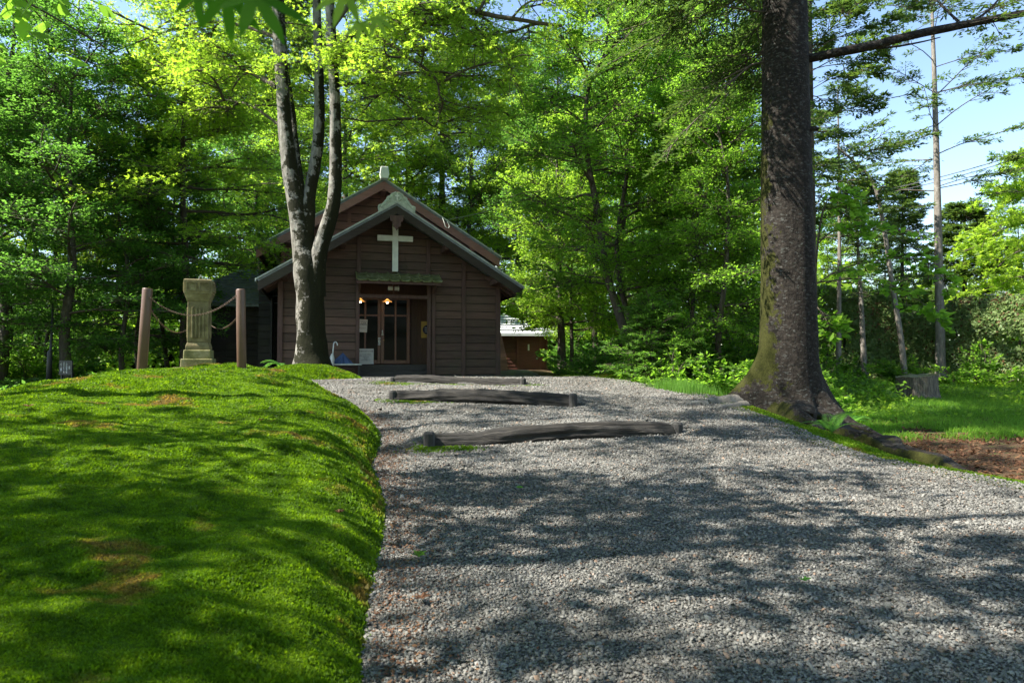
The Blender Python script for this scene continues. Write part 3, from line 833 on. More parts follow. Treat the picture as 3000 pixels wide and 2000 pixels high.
# rear wing on the right with battered boarded wall
rw = MB()
z = -.2
while z < 3.75:
    zt = z + .13
    r0 = 4.5 + .45 * sstep((2.6 - z) / 2.6); r1 = 4.5 + .45 * sstep((2.6 - zt) / 2.6)
    rw.add([(1.5, 8.97, z - .008), (r0, 8.97, z - .008), (r1, 8.99, zt), (1.5, 8.99, zt), (1.5, 9.01, z - .008), (r0, 9.01, z - .008), (r0, 9.6, z), (r1, 9.6, zt)], [(0, 1, 2, 3), (1, 0, 4, 5), (1, 6, 7, 2)])
    z = zt
rw.build('wall', M['red_siding'], ch)
rr_ = MB().prism([(8.55, 3.75), (10.2, 4.65), (10.2, 4.57), (8.55, 3.67)], lambda p, d: (d, p[0], p[1]), 1.4, 4.62)
for k_ in range(7): rr_.bar((1.4, 8.6 + k_ * .25, 3.785 + k_ * .1364), (4.62, 8.6 + k_ * .25, 3.785 + k_ * .1364), .04, .02)
rr_.build('rear_roof', M['slate'], ch)
# service wire bracket loop at the right eave of the main roof
MB().tube(smooth_path([(1.15, 1.9, 4.52), (1.2, 1.86, 4.36), (1.24, 1.86, 4.25), (1.32, 1.86, 4.24), (1.34, 1.87, 4.3), (1.28, 1.87, 4.42)]), .008, 5).build('cable_loop', M['white'], ch)

# ---- things at the porch
def lamp(u, v, z, label):
    t = thing('pendant_lamp', label, 'lamp', tuple(cw(u, v, z)), CH_A, 'lit pendant lamps in the porch')
    MB().lathe([(.13, .0), (.125, .012), (.06, .05), (.025, .075), (.02, .1)], 20).build('lamp_shade', M['shade'], t, True)
    MB().lathe([(.004, -.036), (.02, -.03), (.028, -.01), (.022, .012), (.012, .03)], 14).build('bulb', M['bulb'], t, True)
    MB().tube([(0, 0, .1), (0, 0, 2.55 - z)], .006, 6).build('cord', M['black'], t)
lamp(-.52, .55, 1.93, 'lit conical pendant lamp hanging at the middle of the porch')
lamp(-1.215, .55, 1.93, 'lit pendant lamp half hidden by the left door jamb')
def board(name, label, cat, u, v, z, wd, h, mat, lean=0.0, roll=0.0):
    t = thing(name, label, cat, tuple(cw(u, v, z)), CH_A)
    b = MB().box((0, 0, h / 2), (wd, .012, h)).build('sheet' if mat is M['paper'] else 'panel', mat, t)
    t.rotation_euler = (-lean, roll, CH_A)
    return t
q = board('paper_notice', 'white paper notice taped to the left door pane', 'notice', -1.13, 1.165, 1.16, .24, .345, M['paper'], roll=.05)
textmesh('お知らせ\n礼拝堂\n拝観時間', .045, M['ink'], q, (.02, -.008, .25), (PI / 2, 0, 0)); textmesh('静かにお入り\nください', .03, M['doorwood'], q, (.0, -.008, .1), (PI / 2, 0, 0))
q = board('notice_board', 'white board with a handwritten heading and lines leaning by the left door', 'notice', -1.03, 1.10, .302, .40, .415, M['paper'], lean=.1)
textmesh('創設の祈りの家', .055, M['ink'], q, (0, -.008, .345), (PI / 2, 0, 0))
textmesh('どなたでもご自由に\n静かにお祈りください\nご見学の方は\n     御遠慮なく\n礼拝は日曜日です', .031, M['ink'], q, (-.01, -.008, .185), (PI / 2, 0, 0), line=1.25)
q = board('notice_board', 'narrow white board with a vertical line of characters beside the larger notice', 'notice', -1.335, 1.12, .302, .19, .30, M['paper'], lean=.1)
textmesh('礼\n拝\n入\n口', .058, M['ink'], q, (0.01, -.008, .15), (PI / 2, 0, 0), line=.9)
q = board('plaque', 'yellow plaque with a round navy emblem inside the porch', 'plaque', .645, 1.355, 1.03, .34, .455, M['yellow'])
dk = MB().tube([(0, -.008, .225), (0, -.022, .225)], .13, 28).build('emblem', M['navy'], q)
for zz in (.28, .225, .17): MB().box((0, -.0235, zz), (.15, .003, .014)).build('lettering', M['whiteink'], dk)
q = board('door_sticker', 'small pictogram sign on the middle door stile', 'sign', -.675, 1.205, .82, .07, .2, M['paper'])
MB().tube([(.028 * math.cos(a), -.008, .05 + .028 * math.sin(a)) for a in np.linspace(0, 2 * PI, 17)], .006, 5, caps=False).build('ring', M['ink'], q)
MB().tube([(.026 * math.cos(a), -.008, .145 + .03 * math.sin(a)) for a in np.linspace(0, 2 * PI, 17)], .005, 5, caps=False).bar((-.02, -.008, .125), (.02, -.008, .165), .006, .006).build('prohibition_mark', M['doorwood'], q)
# bench shelf and umbrellas beside the maple
t = thing('bench', 'low grey plank bench along the chapel wall right of the maple', 'bench', tuple(cw(-1.6, -.32, 0)), CH_A)
MB().box((0, 0, .30), (.78, .28, .035)).build('seat', M['metal_edge'], t, bevel=.004)
for s in (-1, 1): MB().box((s * .33, 0, .14), (.05, .22, .285)).build('leg', M['stake'], t)
t = thing('umbrella', 'white umbrella with hooked handle standing against the chapel wall', 'umbrella', tuple(cw(-1.94, -.5, 0.0)), CH_A + .2)
pts = smooth_path([(0, 0, 0), (.03, .02, .35), (.06, .04, .72), (.07, .05, .80), (.11, .05, .85), (.155, .05, .80), (.155, .05, .76)])
MB().tube(pts, .014, 8).build('handle', M['clearcloth'], t, True)
MB().tube(smooth_path([(0, 0, .02), (.01, .005, .2), (.025, .015, .42), (.035, .025, .56)]), smooth_r([.012, .045, .06, .018]), 9, wob=.5).build('folded_canopy', M['clearcloth'], t, True)
t = thing('umbrella', 'blue half-open umbrella resting on the plank bench', 'umbrella', tuple(cw(-1.68, -.32, .318)), CH_A)
ub = MB()
Vt = [(.02, 0, .27)]
for k_ in range(16):
    a = 2 * PI * k_ / 16; r = .24 if k_ % 2 == 0 else .16
    Vt.append((r * 1.15 * math.cos(a), r * .6 * math.sin(a), .0))
ub.add(Vt, [(0, k_ + 1, (k_ + 1) % 16 + 1) for k_ in range(16)])
ub.build('canopy', M['bluecloth'], t)
MB().tube([(.02, 0, .2), (.02, 0, .33)], .007, 6).build('shaft', M['black'], t)

# ------------------------------------------------------------------ sundial
sd = thing('sundial', 'square stone sundial pedestal with panelled head between two brown posts', 'sundial', (-4.77, 10.4, 0), R(17))
def sqz(mb, w0, w1, z0, z1):
    mb.add([(sx * w_ / 2, sy * w_ / 2, z) for z, w_ in ((z0, w0), (z1, w1)) for sx, sy in ((-1, -1), (1, -1), (1, 1), (-1, 1))],
           [(3, 2, 1, 0), (4, 5, 6, 7)] + [(k, (k + 1) % 4, 4 + (k + 1) % 4, 4 + k) for k in range(4)])
    return mb
MB().box((0, -.02, .245), (.62, .62, .07)).build('slab', M['stone'], sd, bevel=.006)
b = MB(); sqz(b, .45, .44, .28, .407); sqz(b, .385, .375, .407, .54); b.build('base', M['mossstone'], sd, bevel=.012)
b = MB(); sqz(b, .335, .33, .54, .60); sqz(b, .33, .285, .60, .66); sqz(b, .295, .29, .66, 1.27); sqz(b, .30, .375, 1.27, 1.384); b.build('shaft', M['stone'], sd, bevel=.008)
fl_ = MB()
for k_ in range(4):
    rot = Matrix.Rotation(k_ * PI / 2, 3, 'Z')
    for x_ in (-.075, -.025, .025, .075):
        fl_.box(rot @ Vector((x_, -.148, .95)), (.026, .03, .46), rot)
fl_.build('fluting', M['stone'], sd, bevel=.004)
b = MB(); sqz(b, .388, .392, 1.385, 1.592); sqz(b, .392, .37, 1.592, 1.604); hd = b.build('head', M['stone'], sd, bevel=.006)
pn = MB()
for k_ in range(4):
    rot = Matrix.Rotation(k_ * PI / 2, 3, 'Z')
    for x_ in (-.09, .09):
        for (dx_, dz_, sx_, sz_) in ((-.065, 0, .014, .13), (.065, 0, .014, .13), (0, .062, .116, .014), (0, -.062, .116, .014)):
            pn.box(rot @ Vector((x_ + dx_, -.196, 1.49 + dz_)), (sx_, .03, sz_), rot)
pn.build('panel_moulding', M['stone'], hd)
MB().bar((-.035, 0, 1.598), (.015, 0, 1.69), .012, .016).bar((.06, 0, 1.602), (.015, 0, 1.672), .008, .012).build('gnomon', M['metal_edge'], sd)

def post(base, top, r, label):
    t = thing('post', label, 'post', tuple(base), 0, 'round brown posts holding the chains')
    d = np.array(top) - np.array(base)
    MB().tube([(0, 0, -.25), tuple(d * .985), tuple(d)], [r, r, r * .95], 28).build('shaft', M['post'], t, True).modifiers.new('bev', 'BEVEL').width = .004
    return t
pA = (np.array([-5.16, 9.5, .26]), np.array([-5.085, 9.5, 1.385]))
pB = (np.array([-3.80, 9.62, .27]), np.array([-3.835, 9.62, 1.385]))
pC = (np.array([-5.13, 11.25, .2]), np.array([-5.13, 11.25, 1.32]))
t1 = post(*pA, .066, 'leaning brown round post left of the sundial')
t2 = post(*pB, .063, 'brown round post right of the sundial, nearer the maple')
t3 = post(*pC, .062, 'brown round post hidden behind the sundial')
for t, p, offs in ((t1, pA, ((.055, -.05, 1.04), (.06, .05, .86))), (t2, pB, ((-.055, -.045, 1.02), (-.045, .05, .76)))):
    for o_ in offs:
        MB().tube([(o_[0] + .02 * math.cos(a), o_[1], o_[2] + .02 * math.sin(a)) for a in np.linspace(0, 2 * PI, 13)], .005, 6, caps=False).build('eye_ring', M['rust'], t)
def chain(a, b, sag, label):
    t = thing('chain', label, 'chain', tuple((np.array(a) + np.array(b)) / 2 - np.array([0, 0, sag])), 0, 'rusty chains between the posts')
    o = np.array(t.location)
    tt = np.linspace(0, 1, 200)
    P = np.array(a)[None] * (1 - tt[:, None]) + np.array(b)[None] * tt[:, None]; P[:, 2] -= sag * 4 * tt * (1 - tt)
    L = np.r_[0, np.cumsum(np.linalg.norm(np.diff(P, axis=0), axis=1))]
    nl = int(L[-1] / .036); mb = MB()
    for k_ in range(nl):
        s0, s1 = L[-1] * k_ / nl, L[-1] * (k_ + 1) / nl
        p0 = np.array([np.interp(s0, L, P[:, j]) for j in range(3)]); p1 = np.array([np.interp(s1, L, P[:, j]) for j in range(3)])
        d = p1 - p0; l = np.linalg.norm(d); d /= l
        sd_ = np.cross(d, [0, 0, 1]); sd_ /= np.linalg.norm(sd_); up_ = np.cross(sd_, d)
        wv = (sd_ if k_ % 2 else up_) * .7 + (up_ if k_ % 2 else sd_) * .7
        c = (p0 + p1) / 2 - o
        ring = [c + d * (l * .66) * math.cos(a_) + wv * .010 * math.sin(a_) for a_ in np.linspace(0, 2 * PI, 11)]
        mb.tube(ring,   .0031, 5, caps=False)
    return mb.build('links', M['rust'], t)
chain(pA[0] + [.075, -.05, 1.04], pB[0] + [-.075, -.045, 1.02], .285, 'rusty chain hanging between the two posts in front of the sundial')
chain(pA[0] + [.08, .05, .86], pC[0] + [.0, -.06, .90], .30, 'rusty chain sagging from the left post to behind the sundial')
chain(pC[0] + [.06, -.04, .90], pB[0] + [-.065, .05, .76], .2, 'rusty chain sagging from behind the sundial to the right post')

# ------------------------------------------------------------------ log steps
def log(a, b, r, label, seed, sag=.0):
    a = np.array(a); b = np.array(b); L = np.linalg.norm(b - a)
    rz = math.atan2(b[1] - a[1], b[0] - a[0])
    t = thing('log_step', label, 'log step', tuple((a + b) / 2), rz, 'weathered log steps across the gravel path')
    za = a[2] - (a[2] + b[2]) / 2; zb = b[2] - (a[2] + b[2]) / 2
    n = 110; m = 48
    xs_ = np.linspace(-L / 2 + .03, L / 2 - .03, n)
    th = np.arange(m) * 2 * PI / m
    XX = xs_[:, None] + 0 * th[None]; TT = th[None] + 0 * XX
    rr = r * (1 + .3 * fbm(XX * 1.2 + seed, np.cos(TT) * 1.2 + 9, seed) + .2 * fbm(XX * 1.0, np.sin(TT) * 5 + np.cos(TT) * 5 + 20, seed + 3, 4) + .1 * fbm(XX * 2.5, np.cos(TT) * 6 + 30, seed + 5, 3) + .16 * fbm(XX * 3.5, np.sin(TT) * 2 + 60, seed + 8, 3))
    groove = 1.5 * np.exp(-((TT - 2.05 - .14 * np.sin(XX * 2)) / .1) ** 2) + .6 * np.exp(-((TT - 2.9 - .1 * np.sin(XX * 3 + 1)) / .08) ** 2)
    rr = rr * (1 - .24 * groove)
    rr = rr * (1 - .25 * (np.abs(xs_)[:, None] > L / 2 - .05))
    YY = rr * np.cos(TT); ZZ = rr * np.sin(TT) * .95 + (za + (zb - za) * (xs_ / L + .5))[:, None] + .035 * np.sin(xs_ * 2 + seed)[:, None]
    V = np.stack([XX, YY, ZZ], -1).reshape(-1, 3)
    i = np.arange(n - 1)[:, None] * m; k_ = np.arange(m)[None]
    F = np.stack([i + k_, i + (k_ + 1) % m, i + m + (k_ + 1) % m, i + m + k_], -1).reshape(-1, 4)
    mb = MB(); mb.add(V, list(F) + [tuple(range(m))[::-1], tuple(range((n - 1) * m, n * m))])
    mb.build('log', M['log'], t, True)
    for s, zz in ((-1, za), (1, zb)):
        MB().lathe([(.062, -.3), (.06, r * .75), (.045, r * .95), (.0, r * .97)], 9, (s * (L / 2 - .01), -r * .75, zz), rot=.3).build('stake', M['stake'], t, bevel=.006)
    return t
def gz(x, y): return float(path_z(np.array([x]), np.array([y]))[0])
log((-.86, 6.95, -.452), (1.80, 7.6, -.415), .122, 'nearest log step with a long crack, lowest on the path', 1)
log((-1.76, 10.2, -.17), (.88, 9.62, -.19), .115, 'middle log step with a tilted stake at its right end', 2)
log((-2.30, 13.3, -.02), (.23, 12.7, -.03), .1, 'farthest log step, right before the chapel', 3)
# moss tufts at the log ends
xa, ya = [], []
for (cx, cy, sx_, sy_, nn) in ((-.80, 6.76, .09, .08, 700), (-.5, 6.8, .08, .05, 350), (-1.45, 9.95, .2, .08, 1500), (-2.2, 12.95, .22, .12, 1500), (-1.0, 12.85, .25, .06, 700), (.15, 12.5, .2, .1, 900), (-1.9, 13.0, .2, .1, 800)):
    xa.append(cx + rng.normal(0, sx_, nn)); ya.append(cy + rng.normal(0, sy_, nn))
xa, ya = np.concatenate(xa), np.concatenate(ya)
moss_blades('moss_tufts', xa, ya, path_z(xa, ya) - .003, np.full(len(xa), 2.2), 'small moss tufts growing at the ends of the log steps')

# ------------------------------------------------------------------ storehouse, carport, roofs behind
stn = thing('storehouse', 'small red-brown storehouse with pale metal hip roof behind the chapel', 'shed', (.45, 31.0, -.3), R(4))
stn.scale = (1, 1, 1.1)
s_ = MB(); boards(s_, -1.0, -.25, 0, 1.75, .14, 0); s_.box((.1, 1.4, .87), (2.16, 2.78, 1.74)); s_.build('wall', M['store'], stn)
dd = MB().box((.32, -.03, .86), (.95, .05, 1.68)).build('door', M['store'], stn, bevel=.005)
MB().box((.3, -.06, 1.2), (.07, .01, .25)).build('door_label', M['paper'], dd)
MB().lathe([(.01, -.05), (.045, -.03), (.045, .02), (.01, .04)], 10, (.68, -.09, .75)).build('knob', M['metal_edge'], dd)
for u in (-.2, .85, 1.14): MB().box((u, -.03, .87), (.09, .05, 1.74)).build('batten', M['store'], stn)
h_ = MB()
A, B_, Cc, D = (-1.4, -.45, 1.78), (1.7, -.45, 1.78), (1.7, 3.0, 1.78), (-1.4, 3.0, 1.78)
p1, p2 = (-1.4, 1.2, 2.6), (-.55, 1.2, 2.6)
h_.add([A, B_, p2, p1], [(0, 1, 2, 3)]); h_.add([B_, Cc, p2], [(0, 1, 2)]); h_.add([Cc, D, p1, p2], [(0, 1, 2, 3)])
h_.add([A, B_, (1.7, -.45, 1.66), (-1.4, -.45, 1.66)], [(0, 3, 2, 1)]); h_.add([B_, Cc, (1.7, 3, 1.66), (1.7, -.45, 1.66)], [(0, 3, 2, 1)]); h_.add([(-1.4, -.45, 1.66), (1.7, -.45, 1.66), (1.7, 3, 1.66), (-1.4, 3, 1.66)], [(3, 2, 1, 0)])
h_.build('roof', M['palemetal'], stn)
bt = MB()
for k_ in range(1, 7):
    f = k_ / 7
    bt.bar((-1.4, -.45 + 1.65 * f, 1.8 + .82 * f), (1.7 - 2.25 * f, -.45 + 1.65 * f, 1.8 + .82 * f), .05, .03)
bt.build('roof_seam', M['slate'], stn)
cp = thing('carport', 'dark open timber carport with low shingle roof beyond the mound', 'carport', (-19.3, 33.5, -.5), R(6))
c_ = MB()
c_.prism([(-2.0, 1.66), (1.5, 2.2), (2.0, 1.75), (2.0, 1.68), (1.5, 2.12), (-2.0, 1.58)], lambda p, d: (p[0], d, p[1]), -.3, 5).build('roof', M['slate'], cp)
for u in (-1.75, 1.45):
    for v in (0, 4): MB().box((u, v, .85), (.16, .16, 1.7)).build('post', M['trim'], cp)
MB().box((-.15, 0, 1.38), (3.2, .1, .14)).bar((-.9, 0, 1.45), (-.3, 0, 1.8), .07, .07).bar((.9, 0, 1.45), (.3, 0, 1.9), .07, .07).bar((.9, 0, 1.45), (1.4, 0, 2.05), .07, .07).build('truss', M['trim'], cp)
MB().box((-.15, 4.4, .8), (3.3, .08, 1.6)).box((-1.8, 2.2, .8), (.06, 4.2, 1.6)).build('back_wall', M['dark_siding'], cp)
MB().box((0, -.07, 1.12), (1.1, .04, .06)).build('lamp_tube', M['white'], cp)
bp = MB().prism([(-2.6, 2.2), (.4, 2.38), (.4, 2.3), (-2.6, 2.12)], lambda p, d: (p[0], d, p[1]), 5.1, 9).build('rear_roof', M['slate'], cp)
nb_ = thing('neighbour_house', 'pale house with grey-blue roof showing above the right hedge', 'house', (25.5, 36, 0), R(-5))
MB().box((0, 2, 2.0), (5, 4, 4.0)).build('wall', M['paper'], nb_)
MB().prism([(-.6, 3.95), (2, 4.65), (4.6, 3.95), (4.6, 3.83), (2, 4.53), (-.6, 3.83)], lambda p, d: (d, p[0], p[1]), -3, 3).build('roof', M['slate'], nb_)
for k_ in range(1): MB().box((-.8, -.02, 2.6), (1.0, .05, 1.1)).build('window', M['glass'], nb_)
for k_ in range(5): pass

# ------------------------------------------------------------------ signs on the left
g_ = lambda x, y: float(G(np.array([x]), np.array([y]))[0])
x0, y0 = -10.85, 16.0
t = thing('pole', 'black slim pole by the road left of the mound', 'pole', (x0, y0, g_(x0, y0)))
MB().tube([(0, 0, -.1), (.02, 0, .95), (.04, 0, 1.0), (.07, 0, 2.1)], [.065, .055, .03, .022], 12).build('shaft', M['black'], t, True)
x0, y0 = -10.25, 15.7
t = thing('signboard', 'small dark signboard with vertical white lettering before the left trunk', 'sign', (x0, y0, g_(x0, y0)), R(-12))
MB().box((0, 0, .62), (.36, .03, .33)).build('panel', M['black'], t, bevel=.004)
for s in (-1, 1): MB().box((s * .14, .03, .28), (.03, .03, .75)).build('leg', M['black'], t)
for k_, s_t in enumerate(('由緒', 'この礼拝堂の庭', '苔の上に入らぬ', 'ようにお願い')):
    textmesh('\n'.join(s_t), .042, M['whiteink'], t, (.11 - k_ * .075, -.018, .62), (PI / 2, 0, 0), line=.85)

# ------------------------------------------------------------------ tree stump
sx0, sy0 = 9.42, 15.9
t = thing('tree_stump', 'wide grey weathered tree stump on the right grass', 'stump', (sx0, sy0, g_(sx0, sy0)))
n, m = 14, 56
th = np.arange(m) * 2 * PI / m
zz = np.linspace(-.1, .52, n)
flare = 1 + .22 * np.exp(-(zz + .05) / .12)
rr = .43 * flare[:, None] * (1 + .10 * fbm(np.cos(th) * 1.6 + 40, np.sin(th) * 1.6, 71)[None] + .07 * fbm(th * 4, th * 0 + 3, 72)[None] + .03 * fbm(th[None] * 9, zz[:, None] * 2, 73))
ZZ = zz[:, None] + (zz[:, None] > .5) * (.05 * np.cos(th - .2)[None] + .05 * fbm(th * 3, th * 0, 75)[None])
V = np.stack([rr * np.cos(th)[None], rr * np.sin(th)[None], ZZ + 0 * rr], -1).reshape(-1, 3)
i = np.arange(n - 1)[:, None] * m; k_ = np.arange(m)[None]
F = np.stack([i + k_, i + (k_ + 1) % m, i + m + (k_ + 1) % m, i + m + k_], -1).reshape(-1, 4)
mb = MB(); mb.add(V, F); mb.build('bole', M['stump'], t, True)
mb = MB(); Vt = V[-m:].copy(); c = Vt.mean(0) - [0, 0, .02]; mb.add(list(Vt - [0, 0, .004]) + [c], [(k, (k + 1) % m, m) for k in range(m)]); mb.build('cut_top', M['mossstone'], t)

# ------------------------------------------------------------------ wires
def wire(a, b, sag, r, label, n=30):
    a, b = np.array(a), np.array(b); tt = np.linspace(0, 1, n)
    P = a[None] * (1 - tt[:, None]) + b[None] * tt[:, None]; P[:, 2] -= sag * 4 * tt * (1 - tt)
    o = MB().tube(P, r, 5).build('utility_wire', M['wire'], None)
    return tag(o, label, 'wire', 'utility wires')
wire(cw(1.2, 1.9, 4.45), at(1340, 395, 34), .3, .014, 'thin wire running up from the chapel roof into the trees')
wire(at(1960, 450, 27), at(2420, 328, 21), .15, .016, 'upper power wire crossing the open sky at right')
wire(at(1960, 455, 27.3), at(2420, 335, 21.2), .2, .014, 'lower power wire close beneath its twin at right')
wire(at(1880, 190, 17), at(2260, -30, 17), .1, .009, 'thin slanting wire high in the sky above the fir branch')

# ------------------------------------------------------------------ foliage generators
UP = np.array([0, 0, 1.0])
def unit(v): return v / (np.linalg.norm(v, axis=-1, keepdims=True) + 1e-9)

def leaves_arr(rg, P, Nn, size, aspect=.62, star=False, dirs=None, fold=.12):
    """kite blades at P with normals Nn; star = three kites from one stalk"""
    n = len(P)
    t = rg.normal(size=(n, 3)) if dirs is None else dirs + .35 * rg.normal(size=(n, 3))
    t = unit(t - (t * Nn).sum(1, keepdims=True) * Nn); b = np.cross(Nn, t)
    s = size * np.exp(rg.normal(0, .22, n))[:, None]
    out = []
    for ang, k in (((0, 1.0),) if not star else ((-.95, .85), (0, 1.05), (.95, .85))):
        ca_, sa = math.cos(ang), math.sin(ang)
        d = t * ca_ + b * sa; e = -t * sa + b * ca_
        asp = aspect if not star else .36
        p0 = P; p1 = P + d * s * k * .45 + e * s * k * asp * .5 - Nn * s * fold
        p2 = P + d * s * k - Nn * s * fold * .8; p3 = P + d * s * k * .45 - e * s * k * asp * .5 - Nn * s * fold
        out.append(np.stack([p0, p1, p2, p3], 1))
    V = np.concatenate(out, 1).reshape(-1, 3)
    if star:
        # share the stalk vertex so the three lobes are one island
        V = V.reshape(n, 12, 3)[:, [0, 1, 2, 3, 5, 6, 7, 9, 10, 11]].reshape(-1, 3)
        F = np.array([[0, 1, 2, 3], [0, 4, 5, 6], [0, 7, 8, 9]])[None] + (np.arange(n) * 10)[:, None, None]
        return V, F.reshape(-1, 4)
    return V, np.arange(n * 4).reshape(-1, 4)

def sprays(rg, limbs, n2, L2, w2, nleaf, t0=.25, flat=.22, droop=.12, tilt=.45, fwd=.7, rise=.12, gap=0.0):
    """flat leafy side sprays along limbs -> leaf points, normals, outward dirs, twig segments"""
    S, D, LL = [], [], []
    for P in limbs:
        P = np.asarray(P, float); m = len(P)
        t = np.sort(t0 + (1 - t0) * rg.random(n2)); t[-1] = .999
        f = t * (m - 1); i = np.minimum(f.astype(int), m - 2); u = (f - i)[:, None]
        p = P[i] * (1 - u) + P[i + 1] * u
        d = unit(P[i + 1] - P[i])
        sd = np.cross(d, UP); sd = unit(sd + 1e-6)
        sg = np.where(np.arange(n2) % 2 == 0, 1, -1)[:, None] * (.5 + .6 * rg.random((n2, 1)))
        dd = d * (fwd * (.5 + .8 * rg.random((n2, 1)))) + sd * sg + UP * (rg.normal(rise, .22, (n2, 1)))
        dd[-1] = d[-1] + .15 * rg.normal(size=3)
        S.append(p); D.append(unit(dd)); LL.append(L2 * (1.05 - .5 * t) * (.55 + .7 * rg.random(n2)))
    S = np.concatenate(S); D = np.concatenate(D); LL = np.concatenate(LL)
    E2 = S + D * LL[:, None] - UP * (droop * LL[:, None])
    n = len(S)
    if gap:
        keep = rg.random(n) > gap
    else: keep = np.ones(n, bool)
    idx = np.repeat(np.arange(n)[keep], nleaf)
    u = np.sqrt(rg.random(len(idx)) * .97 + .03)
    sd = unit(np.cross(D, UP) + 1e-6); nn = np.cross(sd, D)
    lat = (rg.random(len(idx)) + rg.random(len(idx)) - 1) * w2 * LL[idx] * (1.05 - .6 * u)
    P = S[idx] + D[idx] * (u * LL[idx])[:, None] + sd[idx] * lat[:, None] + UP * (-droop * u * u * LL[idx] + rg.normal(0, flat, len(idx)) * .35 * LL[idx] * w2 - np.abs(lat) * .15)[:, None]
    Nn = unit(UP[None] * 1.0 + tilt * rg.normal(size=(len(idx), 3)))
    dirs = unit(D[idx] + sd[idx] * np.sign(lat)[:, None] * .8)
    return P, Nn, dirs, (S, (S + E2) / 2 + UP * (.03 * LL[:, None]), E2)

def twig_arr(seg, r0=.012, r1=.004):
    S, Mm, E2 = seg; n = len(S)
    d = unit(E2 - S); a = unit(np.cross(d, UP) + 1e-6); b = np.cross(a, d)
    V = []
    for P, r in ((S, r0), (Mm, (r0 + r1) / 2), (E2, r1)):
        for th in (0, 2.1, 4.2): V.append(P + (a * math.cos(th) + b * math.sin(th)) * r)
    V = np.stack(V, 1).reshape(-1, 3)
    f = []
    for k in (0, 3):
        for j in range(3): f.append([k + j, k + (j + 1) % 3, k + 3 + (j + 1) % 3, k + 3 + j])
    F = np.array(f)[None] + (np.arange(n) * 9)[:, None, None]
    return V, F.reshape(-1, 4)

def make_limbs(rg, trunk, n, f0, f1, L, up0, up1, curve=.3, sub=2, prof=None, az0=0, azr=None):
    """limbs from a trunk polyline; elevation goes up0 (low limbs) to up1 (high)"""
    trunk = np.asarray(trunk, float); m = len(trunk)
    out, rad = [], []
    for i in range(n):
        f = f0 + (f1 - f0) * (i + rg.random() * .6) / n
        q = f * (m - 1); a = min(int(q), m - 2); u = q - a
        p = trunk[a] * (1 - u) + trunk[a + 1] * u
        az = az0 + i * 2.39996 + rg.normal(0, .3)
        if azr is not None: az = azr[0] + (azr[1] - azr[0]) * rg.random()
        el = up0 + (up1 - up0) * (f - f0) / max(f1 - f0, 1e-6) + rg.normal(0, .1)
        k = (prof((f - f0) / max(f1 - f0, 1e-6)) if prof else 1) * L * (.75 + .45 * rg.random())
        pts = [p]
        d = np.array([math.cos(az) * math.cos(el), math.sin(az) * math.cos(el), math.sin(el)])
        for s in range(5):
            pts.append(pts[-1] + d * k / 5)
            d = d + rg.normal(0, .13, 3) + np.array([0, 0, -curve * .2]); d /= np.linalg.norm(d)
        out.append(np.array(pts)); rad.append(.011 * k + .008)
        for s in range(sub):
            j = 1 + s % 3
            az2 = az + (1 if (s + i) % 2 else -1) * (.5 + .5 * rg.random())
            d2 = np.array([math.cos(az2) * math.cos(el * .6), math.sin(az2) * math.cos(el * .6), math.sin(el * .6)])
            q_ = [pts[j]]
            for s2 in range(4):
                q_.append(q_[-1] + d2 * k * .6 / 4); d2 = unit(d2 + rg.normal(0, .14, 3) + np.array([0, 0, -curve * .15]))
            out.append(np.array(q_)); rad.append(.007 * k + .005)
    return out, rad

def tree_meshes(name, stems, limbs, lrad, leaf, wood_n=10, wob=.12, twig=True):
    """stems: list of (path, radii). returns dict of meshes"""
    parts = [tube_arr(p, r, wood_n if np.max(r) > .05 else 7, wob, i) for i, (p, r) in enumerate(stems)]
    md = {'trunk': bigmesh('trunk', *join_arr(parts))}
    br = [tube_arr(smooth_path(p, 2), np.linspace(r, r * .35, (len(p) - 1) * 2 + 1), 5) for p, r in zip(limbs, lrad)]
    if leaf:
        V, F, seg = leaf
        if twig: br.append(twig_arr(seg))
        md['crown'] = bigmesh('crown', V, F)
    if br: md['branches'] = bigmesh('branches', *join_arr(br))
    return md

def tree_obj(name, label, md, mats, loc=(0, 0, 0), rz=0.0, sc=1.0, group=None, cat='tree', bevel=False):
    t = thing(name, label, cat, tuple(loc), rz, group)
    t.scale = (sc, sc, sc) if np.isscalar(sc) else sc
    for k, me in md.items():
        o = bpy.data.objects.new(k, me); COL.objects.link(o); o.parent = t
        if not me.materials:
            me.materials.append(mats[k])
            if k != 'crown': me.polygons.foreach_set('use_smooth', np.ones(len(me.polygons), dtype=bool))
    return t

